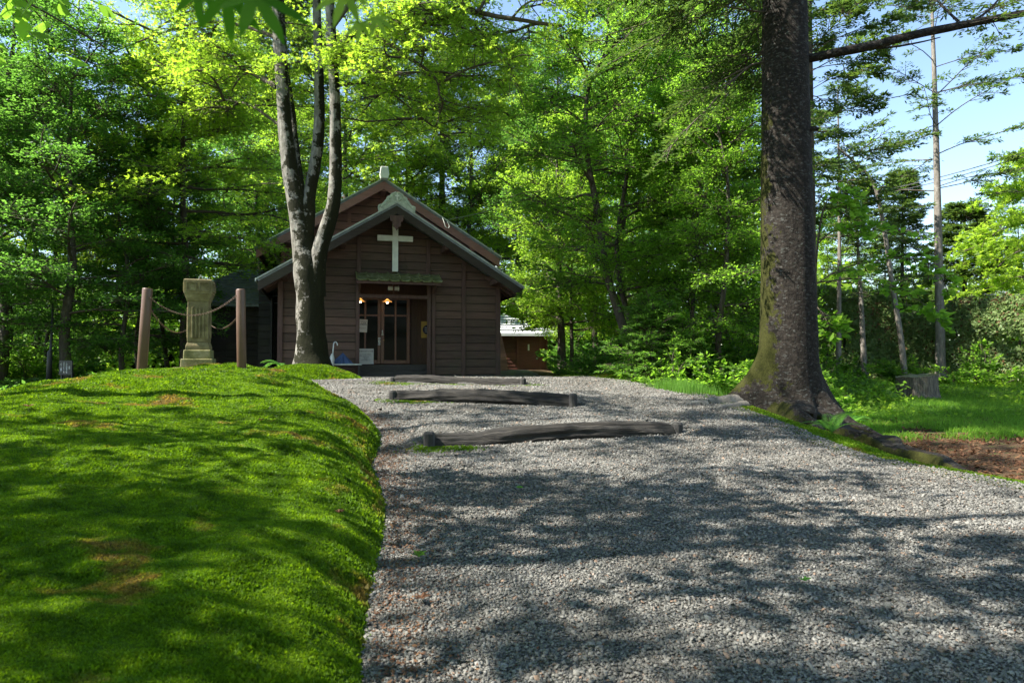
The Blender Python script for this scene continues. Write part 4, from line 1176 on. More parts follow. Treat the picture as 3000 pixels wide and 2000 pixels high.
def broadleaf(seed, H, r0, f0=.25, nl=16, L=3.0, n2=9, L2=1.1, w2=.55, nleaf=26, ls=.11, up=(.25, 1.0), lean=(0, 0), wig=.25, aspect=.62, star=False, sub=2, gap=0.0, prof=None, trunk=None, tilt=.65, flat=.55, lk=1.0):
    rg = np.random.default_rng(seed)
    if trunk is None:
        zz = np.linspace(0, H, 7)
        trunk = np.stack([lean[0] * (zz / H) ** 1.3 + wig * fbm(zz * .35 + seed, zz * 0 + 1, seed), lean[1] * (zz / H) + wig * fbm(zz * .35 + seed, zz * 0 + 7, seed), zz], -1)
        trunk[0, :2] = 0
    tp = smooth_path(trunk, 4)
    f = np.linspace(0, 1, len(tp))
    rad = r0 * (1 - .85 * f) + r0 * .45 * np.exp(-f * H / .35)
    tp[0, 2] -= .15
    limbs, lr = make_limbs(rg, tp, nl, f0, .98, L, up[0], up[1], .35, sub, prof or (lambda q: 1 - .55 * q ** 1.5))
    lr = [q * lk for q in lr]
    P, Nn, D, seg = sprays(rg, limbs, n2, L2, w2, nleaf, t0=.22, gap=gap, tilt=tilt, flat=flat)
    V, F = leaves_arr(rg, P, Nn, ls, aspect, star, D)
    return tree_meshes('t', [(tp, rad)], limbs, lr, (V, F, seg))

def conifer(seed, H, r0, z0=2.0, zs=.55, nb=4, L=3.0, n2=12, L2=.8, nleaf=26, ls=.11, up=.05, droop=.25, gap=.1, cone=True, trunk=None, w2=.55, tip=.25):
    rg = np.random.default_rng(seed)
    if trunk is None:
        zz = np.linspace(0, H, 9)
        trunk = np.stack([.1 * fbm(zz * .2 + seed, zz * 0, seed), .1 * fbm(zz * .2, zz * 0 + 3, seed), zz], -1)
    tp = smooth_path(trunk, 3); f = np.linspace(0, 1, len(tp))
    rad = r0 * (1 - .9 * f) + r0 * .4 * np.exp(-f * H / .3) + .006
    tp[0, 2] -= .15
    limbs, lr = [], []
    z = z0; a0 = 0
    while z < H - .1:
        q = (z - z0) / (H - z0)
        k = L * ((1 - q) ** .8 if cone else (1 - q ** 2.5)) + tip
        p = np.array([np.interp(z, tp[:, 2], tp[:, j]) for j in range(3)])
        for b in range(nb):
            if rg.random() < gap: continue
            az = a0 + b * 2 * PI / nb + rg.normal(0, .25)
            kk = k * (.6 + .55 * rg.random()); el = up + .5 * q + rg.normal(0, .1)
            d = np.array([math.cos(az) * math.cos(el), math.sin(az) * math.cos(el), math.sin(el)])
            pts = [p + UP * rg.normal(0, .06)]
            for s in range(4):
                pts.append(pts[-1] + d * kk / 4); d = unit(d + rg.normal(0, .06, 3) - UP * droop * .2 + (UP * .12 if s > 1 else 0))
            limbs.append(np.array(pts)); lr.append(.0045 * kk + .004)
        a0 += 1.1; z += zs * (1 - .45 * q) * (.8 + .4 * rg.random())
    P, Nn, D, seg = sprays(rg, limbs, n2, L2, w2 * 1.25, int(nleaf * 1.5), t0=.22, flat=.1, droop=.1, tilt=.32, fwd=.9, rise=.0)
    V, F = leaves_arr(rg, P, Nn, ls, .34, False, D, fold=.05)
    return tree_meshes('c', [(tp, rad)], limbs, lr, (V, F, seg))

def shrub(seed, Rr, H, n=14, n2=8, L2=.5, nleaf=22, ls=.1, aspect=.6, base=.2):
    rg = np.random.default_rng(seed)
    limbs, lr = [], []
    for i in range(n):
        az = i * 2.4 + rg.normal(0, .3); el = rg.uniform(.35, 1.35); k = (H * math.sin(el) + Rr * math.cos(el)) * rg.uniform(.7, 1.1)
        d = np.array([math.cos(az) * math.cos(el), math.sin(az) * math.cos(el), math.sin(el)]); pts = [np.array([rg.normal(0, .08), rg.normal(0, .08), -.05])]
        for s in range(5): pts.append(pts[-1] + d * k / 5); d = unit(d + rg.normal(0, .12, 3) - UP * .06)
        limbs.append(np.array(pts)); lr.append(.012)
    P, Nn, D, seg = sprays(rg, limbs, n2, L2, .6, nleaf, t0=base)
    V, F = leaves_arr(rg, P, Nn, ls, aspect, False, D)
    return {'crown': bigmesh('crown', V, F), 'branches': bigmesh('branches', *join_arr([tube_arr(p, np.linspace(r, r * .4, len(p)), 5) for p, r in zip(limbs, lr)] + [twig_arr(seg, .006, .003)]))}

def mats(bark, leaf): return {'trunk': M[bark], 'branches': M['twig'], 'crown': M[leaf]}

# ------------------------------------------------------------------ the three-stemmed maple
def pth(Y0, pix, dY=None):
    return np.array([at(p[0], p[1], Y0 + (dY[i] if dY is not None else 0)) for i, p in enumerate(pix)])
base = np.array([-4.29, 14.6, .22])
kx = 1.2755 * 14.6 / 2000      # metres per photo pixel at the maple
stA = pth(14.6, [(716, 845), (715, 815), (714, 770), (713, 720), (712, 670), (706, 610), (698, 560), (684, 480), (667, 400), (655, 300), (648, 200), (642, 90), (636, -30), (628, -160), (610, -300), (585, -430)])
rA = np.array([47, 36, 32, 31, 31, 31, 27, 22.5, 19, 15.5, 14, 13.5, 13, 11, 9, 5]) * kx
stB = pth(14.6, [(724, 680), (728, 610), (738, 560), (752, 520), (765, 470), (771, 400), (771, 300), (768, 200), (763, 120), (760, 40), (757, -40), (770, -180), (790, -330)], np.linspace(0, -.6, 13))
rB = np.array([23, 20, 17, 16, 15, 14.5, 13, 12, 11.5, 10.5, 9, 7, 4]) * kx
stC = pth(14.6, [(702, 540), (706, 480), (712, 440), (722, 390), (731, 320), (734, 240), (733, 160), (729, 80), (727, 0), (722, -120), (700, -260)], np.linspace(0, .5, 11))
rC = np.array([20, 18, 14, 13, 12.5, 12, 11, 10, 9.5, 7, 4]) * kx
stD = pth(14.6, [(690, 470), (688, 420), (682, 360), (674, 290), (667, 230), (655, 150), (640, 60), (620, -60)], np.linspace(0, .6, 8))
rD = np.array([12, 10, 8.5, 7.5, 7, 6, 4.5, 3]) * kx
lb1 = pth(14.3, [(768, 160), (785, 105), (810, 75), (850, 62), (900, 55), (960, 52), (1010, 45), (1060, 25), (1095, 28), (1140, 38), (1190, 45), (1236, 53), (1290, 60)], np.linspace(0, -1.6, 13))
lb2 = pth(13.0, [(1095, 28), (1112, 5), (1122, -30), (1150, -90)], np.linspace(0, .2, 4))
lb3 = pth(14.2, [(830, 75), (885, 95), (935, 130), (980, 160), (1005, 190), (1010, 240)], np.linspace(0, -.4, 6))
lb4 = pth(14.6, [(636, 200), (600, 180), (560, 160), (500, 150), (430, 165)], np.linspace(0, 2.6, 5))
lb5 = pth(14.6, [(629, -20), (560, -60), (470, -80), (370, -60), (270, -20)], np.linspace(0, 2.6, 5))
lb6 = pth(13.6, [(1060, 25), (1100, 70), (1135, 100), (1170, 150), (1190, 210)], np.linspace(0, -.3, 5))
lb7 = pth(14.4, [(766, 60), (850, -40), (960, -90), (1080, -110), (1200, -100)], np.linspace(0, 1.5, 5))
lb8 = pth(14.8, [(655, 300), (590, 250), (520, 230), (440, 245), (340, 260)], np.linspace(0, 3.2, 5))
lb9 = pth(14.9, [(640, 90), (560, 60), (470, 50), (360, 80), (260, 120)], np.linspace(0, 2.8, 5))
lb10 = pth(14.6, [(768, 200), (830, 190), (900, 215), (980, 280), (1050, 330)], np.linspace(0, 1.6, 5))
rg = np.random.default_rng(11)
stems = [(smooth_path(p), smooth_r(r)) for p, r in ((stA, rA), (stB, rB), (stC, rC), (stD, rD))]
limb_main = [(lb1, 9.5), (lb2, 5), (lb3, 6), (lb4, 7), (lb5, 7), (lb6, 4), (lb7, 7), (lb8, 4), (lb9, 5), (lb10, 4)]
limbs, lr = [p for p, _ in limb_main], [r * kx for _, r in limb_main]
for st, n_, L in ((stA, 9, 3.6), (stB, 8, 3.4), (stC, 8, 3.2)):
    a, b = make_limbs(rg, smooth_path(st), n_, .88, .99, L, .1, .75, .35, 2)
    limbs += a; lr += b
for st in (lb1, lb3, lb4, lb5, lb7, lb8, lb9, lb10):
    a, b = make_limbs(rg, st, 7, .3, .98, 2.0, -.05, .3, .3, 1)
    limbs += a; lr += b
P, Nn, D, seg = sprays(rg, limbs, 14, 1.0, .68, 29, t0=.2, flat=.45, tilt=.5)
V, F = leaves_arr(rg, P, Nn, .066, .5, True, D)
md = tree_meshes('maple', stems, limbs, lr, (V, F, seg), 20, .22)
for k in md: md[k].transform(Matrix.Translation(Vector(-base)))
tree_obj('maple_tree', 'grey mossy maple with three stems forking before the chapel front', md, mats('maple_bark', 'maple_leaf'), base)

# ------------------------------------------------------------------ the great fir at right
bx, by = 4.05, 10.0
bz = g_(bx, by)
def fir_trunk():
    n, m = 90, 64
    zz = np.concatenate([np.linspace(-.25, 1.6, 50), np.linspace(1.7, 13, 40)])
    th = np.arange(m) * 2 * PI / m
    r = np.interp(zz, [-.25, .0, .5, 1.0, 1.6, 2.5, 6.4, 13], [.5, .47, .44, .415, .395, .373, .31, .2])
    roots = [(PI * .99, 1.5, .34, 1.3), (-PI * .44, .75, .24, .6), (-PI * .22, .85, .2, .75), (-PI * .04, .75, .34, 1.1), (PI * .5, .6, .3, .5), (-PI * .68, .45, .3, .45)]
    RR = np.repeat(r[:, None], m, 1)
    for a, ln, wd, hh in roots:
        da = np.angle(np.exp(1j * (th - a)))
        RR = RR + ln * np.exp(-(da / wd) ** 2)[None] * np.clip(1 - np.maximum(zz, 0) / (hh * .9), 0, 1)[:, None] ** 1.7 * .62
    RR = RR * (1 + .035 * fbm(np.cos(th)[None] * 2 + 60, np.sin(th)[None] * 2 + zz[:, None] * .6, 81) + .02 * fbm(np.cos(th)[None] * 6 + 60, np.sin(th)[None] * 6 + zz[:, None] * 2.5, 83))
    cx = np.interp(zz, [0, 1.5, 5.2, 13], [-.02, .0, .0, .05])
    V = np.stack([cx[:, None] + RR * np.cos(th)[None], RR * np.sin(th)[None], zz[:, None] + 0 * RR], -1).reshape(-1, 3)
    n = len(zz)
    i = np.arange(n - 1)[:, None] * m; k_ = np.arange(m)[None]
    return V, np.stack([i + k_, i + (k_ + 1) % m, i + m + (k_ + 1) % m, i + m + k_], -1).reshape(-1, 4)
fir = thing('fir_tree', 'massive old fir trunk with flaring roots and one long bare limb', 'tree', (bx, by, bz))
put('trunk', bigmesh('trunk', *fir_trunk()), M['fir_bark'], fir, True)
o = np.array([bx, by, bz])
def rootm(name, pts, rad, mat='fir_bark'):
    p = smooth_path(np.array(pts), 6)
    p[:, 2] = [g_(a, b) + c for a, b, c in p]
    rr_s = smooth_r(rad, 6)
    p[:, 2] -= rr_s * .35; p[:, 0] += .07 * np.sin(np.arange(len(p)) * .55) * np.minimum(1, np.arange(len(p)) / 8)
    V, F = tube_arr(p - o, rr_s, 18, .5 if max(rad) > .13 else .15, len(pts))
    put(name, bigmesh(name, V, F), M[mat], fir, True)
rootm('root', [(4.0, 9.7, .15), (4.25, 9.0, .10), (4.28, 8.2, .07), (4.2, 7.5, .05), (4.08, 6.8, .04), (3.98, 6.1, .0), (3.98, 5.4, -.12)], [.34, .26, .19, .15, .12, .09, .05])
rootm('root', [(4.2, 9.6, .2), (4.75, 9.0, .10), (4.8, 8.2, .05), (4.72, 7.4, .0), (4.6, 6.7, -.12)], [.3, .2, .13, .09, .05])
rootm('root', [(3.3, 9.95, .05), (3.0, 9.85, .04), (2.8, 9.74, .03), (2.55, 9.78, .015), (2.3, 9.95, -.03)], [.12, .08, .055, .04, .02], 'pale_bark')
rootm('root', [(3.3, 9.7, .03), (3.0, 9.5, .02), (2.75, 9.38, -.03)], [.08, .05, .025], 'pale_bark')
rootm('root', [(3.88, 9.5, .16), (3.8, 9.05, .10), (3.74, 8.75, .02), (3.72, 8.5, -.08)], [.27, .24, .17, .08])
bl = pth(10.0, [(1835, 138), (1870, 133), (1920, 122), (2010, 104), (2060, 90), (2130, 74), (2200, 60), (2290, 42), (2420, 18), (2600, -20)], np.linspace(0, -.7, 10)) - o
V1 = tube_arr(smooth_path(bl, 5), smooth_r(np.array([13, 12.5, 12, 11.5, 11, 10.5, 10, 9.5, 8.5, 6]) * 1.2755 * 10 / 2000 * .82, 5), 12, .3, 5)
b2 = pth(10.0, [(2000, 112), (2060, 107), (2120, 96), (2160, 86)], np.linspace(-.1, .2, 4)) - o
b3 = pth(10.0, [(2230, 52), (2270, 25), (2300, -8), (2340, -50)], np.linspace(-.4, 0, 4)) - o
b4 = pth(10.0, [(2210, 58), (2180, 30), (2150, 0), (2120, -20)], np.linspace(-.4, .6, 4)) - o
put('limb', bigmesh('limb', *join_arr([V1] + [tube_arr(smooth_path(q, 3), np.linspace(.022, .007, 10), 6) for q in (b2, b3, b4)])), M['fir_bark'], fir, True)
st_ = pth(9.8, [(1855, 297), (1872, 295), (1880, 298)]) - o
put('dead_stub', bigmesh('dead_stub', *tube_arr(smooth_path(st_, 3), np.linspace(.045, .02, 7), 8)), M['fir_bark'], fir, True)
rg = np.random.default_rng(5)
limbs, lr = [], []
zt = np.stack([0 * np.linspace(4.9, 12, 20), 0 * np.linspace(4.9, 12, 20), np.linspace(4.9, 12, 20)], -1)
a, b = make_limbs(rg, zt, 28, .22, .95, 3.5, -.12, .1, .5, 1, azr=(PI * .45, PI * 1.45)); limbs += a; lr += [x * .5 for x in b]
a, b = make_limbs(rg, zt, 9, .06, .34, 2.2, -.12, .05, .5, 1, azr=(PI * .6, PI * 1.05)); limbs += a; lr += [x * .5 for x in b]
for q in (bl[5:], b3, b4): limbs.append(q); lr.append(.012)
P, Nn, D, seg = sprays(rg, limbs, 13, .75, .7, 44, t0=.25, flat=.08, droop=.15, tilt=.3, fwd=.9, rise=-.05)
V, F = leaves_arr(rg, P, Nn, .09, .3, False, D, .05)
put('crown', bigmesh('crown', V, F), M['fir'], fir)
put('branches', bigmesh('branches', *join_arr([tube_arr(p, np.linspace(r, r * .4, len(p)), 5) for p, r in zip(limbs, lr)] + [twig_arr(seg, .008, .003)])), M['twig'], fir)

# ------------------------------------------------------------------ forest kinds
KA = broadleaf(21, 13, .15, .14, 26, 3.6, 17, 1.05, .7, 40, .08, (.15, 1.0))
KB = broadleaf(22, 15, .18, .2, 26, 3.8, 17, 1.1, .7, 40, .082, (.2, 1.1), wig=.5)
KS = broadleaf(23, 7.5, .07, .15, 22, 2.0, 15, .75, .7, 32, .07, (.1, .9), wig=.35)
KT = broadleaf(24, 9, .09, .2, 22, 2.3, 15, .85, .7, 32, .072, (.1, .9), wig=.6)
KH = broadleaf(26, 10.5, .1, .28, 12, 3.4, 5, 1.25, .8, 80, .12, (-.05, .9), gap=.42, sub=1, lk=.4)
KH2 = broadleaf(27, 14, .11, .64, 11, 3.5, 6, 1.3, .8, 80, .12, (-.05, .8), gap=.38, sub=1, lk=.4)
KF = conifer(31, 17, .15, 5.5, .85, 4, 3.2, 11, .75, 26, .13, gap=.3, cone=False)
KD = conifer(32, 11, .12, .6, .4, 5, 2.3, 10, .6, 26, .12, up=.1, gap=.05)
KP = conifer(33, 19, .19, 4.0, .7, 5, 3.4, 12, .9, 26, .16, gap=.15, cone=False)

def px_x(dx, Y): return at(dx, 800, Y)[0]
def gl(x, y): return (x, y, g_(x, y) - .03)

# left side trees (kind, pixel x or world x, Y, rot, scale, leaf kind handled by mesh materials)
def inst(md, name, label, bark, leaf, x, y, rz, sc, group=None, z=None):
    l = gl(x, y) if z is None else (x, y, z)
    return tree_obj(name, label, md, mats(bark, leaf), l, rz, sc, group)
def remat(md, bark, leaf):
    out = {}
    for k, me in md.items():
        c = me.copy(); c.materials.clear(); c.materials.append(mats(bark, leaf)[k]); out[k] = c
    return out
# material sets : leaf colour holds the light: dark (shaded left), green (right), bright (sunlit)
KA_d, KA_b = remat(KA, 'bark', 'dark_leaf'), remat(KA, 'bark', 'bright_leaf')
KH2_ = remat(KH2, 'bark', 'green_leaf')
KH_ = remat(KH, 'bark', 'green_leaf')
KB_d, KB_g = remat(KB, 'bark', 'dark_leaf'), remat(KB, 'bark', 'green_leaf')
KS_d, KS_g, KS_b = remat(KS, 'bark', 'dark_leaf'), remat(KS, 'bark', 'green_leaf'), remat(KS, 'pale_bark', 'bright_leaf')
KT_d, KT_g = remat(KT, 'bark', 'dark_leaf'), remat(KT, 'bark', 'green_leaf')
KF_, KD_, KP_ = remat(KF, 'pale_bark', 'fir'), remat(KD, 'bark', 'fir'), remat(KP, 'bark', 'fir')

KM_ = remat(broadleaf(25, 11, .13, .36, 26, 3.6, 16, 1.05, .68, 25, .08, (-.05, .7), star=True, tilt=.5), 'bark', 'maple_leaf')
# ---- left wood
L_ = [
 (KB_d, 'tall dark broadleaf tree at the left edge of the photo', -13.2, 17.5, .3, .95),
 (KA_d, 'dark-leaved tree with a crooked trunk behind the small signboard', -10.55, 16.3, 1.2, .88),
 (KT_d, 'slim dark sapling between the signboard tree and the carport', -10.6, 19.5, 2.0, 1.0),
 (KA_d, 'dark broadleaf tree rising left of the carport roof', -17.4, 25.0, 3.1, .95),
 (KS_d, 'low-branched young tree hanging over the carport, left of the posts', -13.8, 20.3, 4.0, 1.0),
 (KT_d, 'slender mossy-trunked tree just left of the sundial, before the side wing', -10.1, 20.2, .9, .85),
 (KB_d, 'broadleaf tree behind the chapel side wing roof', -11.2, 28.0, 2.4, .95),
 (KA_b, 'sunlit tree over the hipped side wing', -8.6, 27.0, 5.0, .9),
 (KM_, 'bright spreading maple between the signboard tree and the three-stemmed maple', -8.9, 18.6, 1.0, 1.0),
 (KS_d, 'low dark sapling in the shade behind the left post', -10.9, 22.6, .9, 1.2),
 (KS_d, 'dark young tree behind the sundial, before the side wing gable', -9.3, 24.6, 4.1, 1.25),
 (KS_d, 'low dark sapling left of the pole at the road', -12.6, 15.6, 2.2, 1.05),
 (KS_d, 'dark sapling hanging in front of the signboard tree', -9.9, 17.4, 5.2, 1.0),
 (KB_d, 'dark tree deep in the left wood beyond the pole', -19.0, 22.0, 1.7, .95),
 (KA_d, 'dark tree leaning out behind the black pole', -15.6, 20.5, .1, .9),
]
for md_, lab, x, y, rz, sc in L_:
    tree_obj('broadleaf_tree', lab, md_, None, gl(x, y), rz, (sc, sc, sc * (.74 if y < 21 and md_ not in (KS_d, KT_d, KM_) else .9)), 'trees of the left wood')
# ---- behind the chapel
B_l = [
 (KP_, 'tall conifer with a dark trunk right behind the chapel ridge', px_x(1015, 38), 38.0, .5, 1.3, 'conifer_tree'),
 (KP_, 'conifer with reddish trunk above the left end of the main roof', px_x(640, 31), 31.0, 2.2, 1.0, 'conifer_tree'),
 (KM_, 'bright maple behind the chapel, left of the ridge cap', px_x(800, 34.5), 34.5, 1.0, 1.65, 'maple_tree'),
 (KA_b, 'bright broadleaf tree behind the chapel, over its right eave', px_x(1075, 37), 37.0, 3.9, 1.3, 'broadleaf_tree'),
 (KM_, 'bright maple right behind the chapel ridge', px_x(925, 38), 38.0, 4.0, 1.45, 'maple_tree'),
 (KP_, 'wide-branched conifer standing over the storehouse', px_x(1190, 42), 42.0, 4.2, 1.05, 'conifer_tree'),
 (KM_, 'sunlit maple behind the storehouse roof', px_x(1225, 37), 37.0, 2.0, 1.3, 'broadleaf_tree'),
]
for md_, lab, x, y, rz, sc, nm in B_l:
    tree_obj(nm, lab, md_, None, gl(x, y), rz, sc, 'trees behind the chapel')

# ---- right wood: trees with their own trunks
def own(seed, label, pix, Y, r, leaf, bark='bark', dY=None, **kw):
    P0 = pth(Y, pix, dY); b0 = P0[0].copy(); b0[2] = g_(b0[0], b0[1])
    P0[0, 2] = b0[2]
    kw.setdefault('f0', .35)
    kw['nleaf'] = int(kw['nleaf'] * 1.5); kw['n2'] = int(kw['n2'] * 1.6); kw['ls'] *= .68; kw['f0'] *= .75
    md_ = broadleaf(seed, P0[-1, 2] - b0[2], r, trunk=P0 - b0, **kw)
    return tree_obj('broadleaf_tree', label, md_, mats(bark, leaf), b0, 0, 1, 'trees of the right wood')
own(41, 'thin leaning dark tree with a long left limb, third trunk right of the storehouse', [(1463, 850), (1440, 780), (1420, 715), (1392, 620), (1372, 480), (1352, 380), (1345, 280), (1355, 190), (1392, 110), (1400, -60)], 16.0, .125, 'green_leaf', nl=22, L=2.4, n2=9, L2=.9, nleaf=24, ls=.1, up=(.15, .6))
own(42, 'slim grey tree twinned with the leaning dark tree', [(1488, 850), (1470, 790), (1445, 730), (1422, 640), (1418, 540), (1440, 400), (1440, 330), (1470, 230), (1482, 90), (1490, -60)], 16.6, .085, 'green_leaf', nl=18, L=2.1, n2=8, L2=.85, nleaf=24, ls=.1, up=(.2, .7))
own(43, 'young forked tree in the middle of the right wood', [(1548, 860), (1547, 790), (1545, 715), (1578, 620), (1590, 480), (1600, 300), (1620, 120)], 17.6, .1, 'green_leaf', 'pale_bark', nl=18, L=2.3, n2=9, L2=.9, nleaf=24, ls=.105, up=(.2, .9))
own(44, 'tree leaning left with a bare bent lower trunk near the great fir', [(1702, 855), (1672, 765), (1640, 690), (1602, 570), (1565, 450), (1535, 320), (1530, 160)], 18.2, .12, 'green_leaf', nl=18, L=2.4, n2=9, L2=.95, nleaf=24, ls=.11, up=(.2, .8), f0=.4)
own(45, 'straight dark tree just right of the storehouse', [(1291, 850), (1289, 760), (1285, 690), (1284, 560), (1280, 400), (1275, 250)], 20.5, .13, 'bright_leaf', nl=18, L=2.3, n2=9, L2=.95, nleaf=24, ls=.11, up=(.1, .9), f0=.3)
own(46, 'thin reddish trunked tree next to the straight tree by the storehouse', [(1314, 848), (1313, 760), (1311, 690), (1315, 560), (1320, 420)], 20.5, .065, 'bright_leaf', nl=14, L=1.7, n2=9, L2=.8, nleaf=24, ls=.1, up=(.1, .9), f0=.3)
own(47, 'thick dark trunk standing behind the twin thin trees', [(1436, 850), (1433, 770), (1428, 680), (1425, 560), (1440, 400), (1450, 200), (1455, 40)], 21.5, .22, 'dark_leaf', nl=18, L=3.0, n2=9, L2=1.1, nleaf=24, ls=.13, up=(.2, .9), f0=.45)
own(48, 'pale trunked tree left of the great fir, deep in shade', [(1646, 850), (1634, 720), (1622, 620), (1610, 450), (1600, 250), (1610, 60)], 22.0, .15, 'green_leaf', 'pale_bark', nl=18, L=2.9, n2=9, L2=1.1, nleaf=24, ls=.13, up=(.2, .9), f0=.3)
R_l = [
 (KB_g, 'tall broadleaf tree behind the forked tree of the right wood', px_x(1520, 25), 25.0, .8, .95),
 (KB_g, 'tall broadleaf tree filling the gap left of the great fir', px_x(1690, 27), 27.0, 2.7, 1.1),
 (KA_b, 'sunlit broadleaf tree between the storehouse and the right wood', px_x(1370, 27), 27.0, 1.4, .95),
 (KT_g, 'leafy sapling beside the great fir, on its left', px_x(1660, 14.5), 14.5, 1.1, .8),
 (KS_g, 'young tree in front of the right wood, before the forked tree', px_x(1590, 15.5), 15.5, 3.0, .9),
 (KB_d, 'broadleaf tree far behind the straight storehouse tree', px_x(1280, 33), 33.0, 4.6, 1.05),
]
for md_, lab, x, y, rz, sc in R_l:
    tree_obj('broadleaf_tree', lab, md_, None, gl(x, y), rz, sc, 'trees of the right wood')

# ---- right side conifers and hedge trees
def fir_at(seed, label, pix, Y, r, **kw):
    P0 = pth(Y, pix); b0 = P0[0].copy(); b0[2] = g_(b0[0], b0[1]); P0[0, 2] = b0[2]
    bark = kw.pop('bark', 'pale_bark')
    T = P0 - b0
    md_ = conifer(seed, T[-1, 2], r, trunk=T, **kw)
    return tree_obj('conifer_tree', label, md_, mats(bark, 'fir'), b0, 0, 1, 'conifers at the right')
fir_at(51, 'tall thin pale-trunked conifer standing clear against the sky', [(2160, 878), (2158, 700), (2154, 500), (2150, 330), (2145, 150), (2140, 0), (2134, -200)], 21.0, .14, z0=6.0, zs=1.0, nb=5, L=3.5, n2=14, L2=.65, nleaf=36, ls=.1, gap=.45, cone=False, droop=.3)
fir_at(52, 'very slim pale conifer nearest the great fir on its right', [(1925, 850), (1927, 700), (1928, 520), (1926, 330), (1924, 200)], 20.0, .075, z0=4.3, zs=.7, nb=4, L=2.0, n2=13, L2=.6, nleaf=36, ls=.09, gap=.3, cone=False)
fir_at(53, 'slim conifer with fine drooping twigs and a bare lower trunk', [(1986, 850), (1978, 700), (1970, 560), (1966, 430)], 21.0, .085, z0=2.6, zs=.32, nb=5, L=1.5, n2=9, L2=.5, nleaf=14, ls=.09, gap=.1)
fir_at(54, 'dark conifer close behind the great fir trunk', [(1864, 850), (1861, 600), (1859, 300), (1858, 0), (1858, -180)], 15.0, .16, z0=4.2, zs=.6, nb=4, L=2.2, n2=14, L2=.7, nleaf=42, ls=.1, gap=.15, cone=False, bark='bark', droop=.45)
fir_at(55, 'dark pointed spruce in the middle of the open sky gap', [(2070, 850), (2072, 640), (2073, 405)], 31.0, .13, z0=1.5, zs=.38, nb=5, L=1.9, n2=10, L2=.6, nleaf=26, ls=.13, gap=.05, bark='bark')
fir_at(56, 'dense dark spruce behind the hedge under the bright maple', [(2215, 850), (2216, 650), (2216, 470)], 27.0, .13, z0=.8, zs=.36, nb=6, L=2.3, n2=10, L2=.65, nleaf=28, ls=.13, gap=.02, bark='bark')
fir_at(57, 'conifer whose flat branches reach in from the right edge of the photo', [(2620, 860), (2618, 500), (2616, 200), (2614, -150)], 19.0, .16, z0=5.5, zs=1.1, nb=5, L=3.4, n2=14, L2=.65, nleaf=36, ls=.11, gap=.12, cone=False, droop=.3)
P0 = pth(19.5, [(2079, 872), (2072, 800), (2060, 720), (2047, 640), (2036, 560), (2024, 490), (2010, 430), (1985, 392), (1955, 365), (1925, 340)])
b0 = P0[0].copy(); b0[2] = g_(b0[0], b0[1]); P0[0, 2] = b0[2]
tp = smooth_path(P0 - b0, 4)
rg = np.random.default_rng(9)
la, lrr = make_limbs(rg, tp, 6, .45, .93, 1.3, .1, .5, .3, 1)
Pq, Nn, D, seg = sprays(rg, la, 7, .5, .6, 7, t0=.5)
V, F = leaves_arr(rg, Pq, Nn, .09, .4, False, D)
tree_obj('bare_tree', 'thin half-bare tree arching over to the left above the hedge', tree_meshes('b', [(tp, np.linspace(.085, .03, len(tp)))], la, lrr, (V, F, seg)), mats('pale_bark', 'green_leaf'), b0, 0, 1)
tree_obj('maple_tree', 'bright yellow-green maple spreading over the right hedge', remat(broadleaf(61, 7.2, .11, .45, 22, 3.0, 10, 1.0, .65, 34, .11, (-.1, .6), star=True, sub=2), 'bark', 'maple_leaf'), None, gl(19.4, 24.3), .4, 1.12)
tree_obj('broadleaf_tree', 'sunlit yellow-green tree far behind the pointed spruce', KA_b, None, gl(px_x(2040, 38), 38), 1.0, .62, 'trees behind the hedge')
tree_obj('broadleaf_tree', 'bushy green tree far behind the slim conifers', KA_b, None, gl(px_x(1930, 34), 34), 4.0, .62, 'trees behind the hedge')
tree_obj('broadleaf_tree', 'pale green tree beside the neighbour house roof', KA_b, None, gl(px_x(2300, 44), 44), 2.6, .6, 'trees behind the hedge')
# big-leaved sapling behind the great fir
b0 = np.array([4.75, 11.6, 0]); b0[2] = g_(4.75, 11.6)
tr_ = pth(11.6, [(1880, 800), (1870, 720), (1872, 650), (1878, 560), (1890, 480)]) - b0; tr_[0] = (0, 0, -.1)
la = [pth(11.6, q, np.linspace(0, -.35, len(q))) - b0 for q in ([(1872, 655), (1905, 632), (1940, 615), (2000, 600), (2060, 592), (2130, 600), (2165, 640)], [(1878, 560), (1920, 525), (1980, 520), (2050, 540), (2100, 570)], [(1872, 650), (1960, 640), (2040, 650), (2110, 690), (2150, 720)], [(1884, 520), (1900, 460), (1940, 440), (1960, 470)], [(1871, 700), (1890, 720), (1905, 750)])]
rg = np.random.default_rng(15)
Pq, Nn, D, seg = sprays(rg, la, 12, .5, .85, 15, t0=.15, tilt=.5, droop=.35)
V, F = leaves_arr(rg, Pq, Nn, .125, .72, False, D, .1)
tree_obj('sapling', 'large-leaved sapling spreading just right of the great fir trunk', tree_meshes('s', [(smooth_path(tr_, 4), np.linspace(.035, .012, 17))], la, [.014] * len(la), (V, F, seg)), mats('bark', 'green_leaf'), b0, 0, 1)

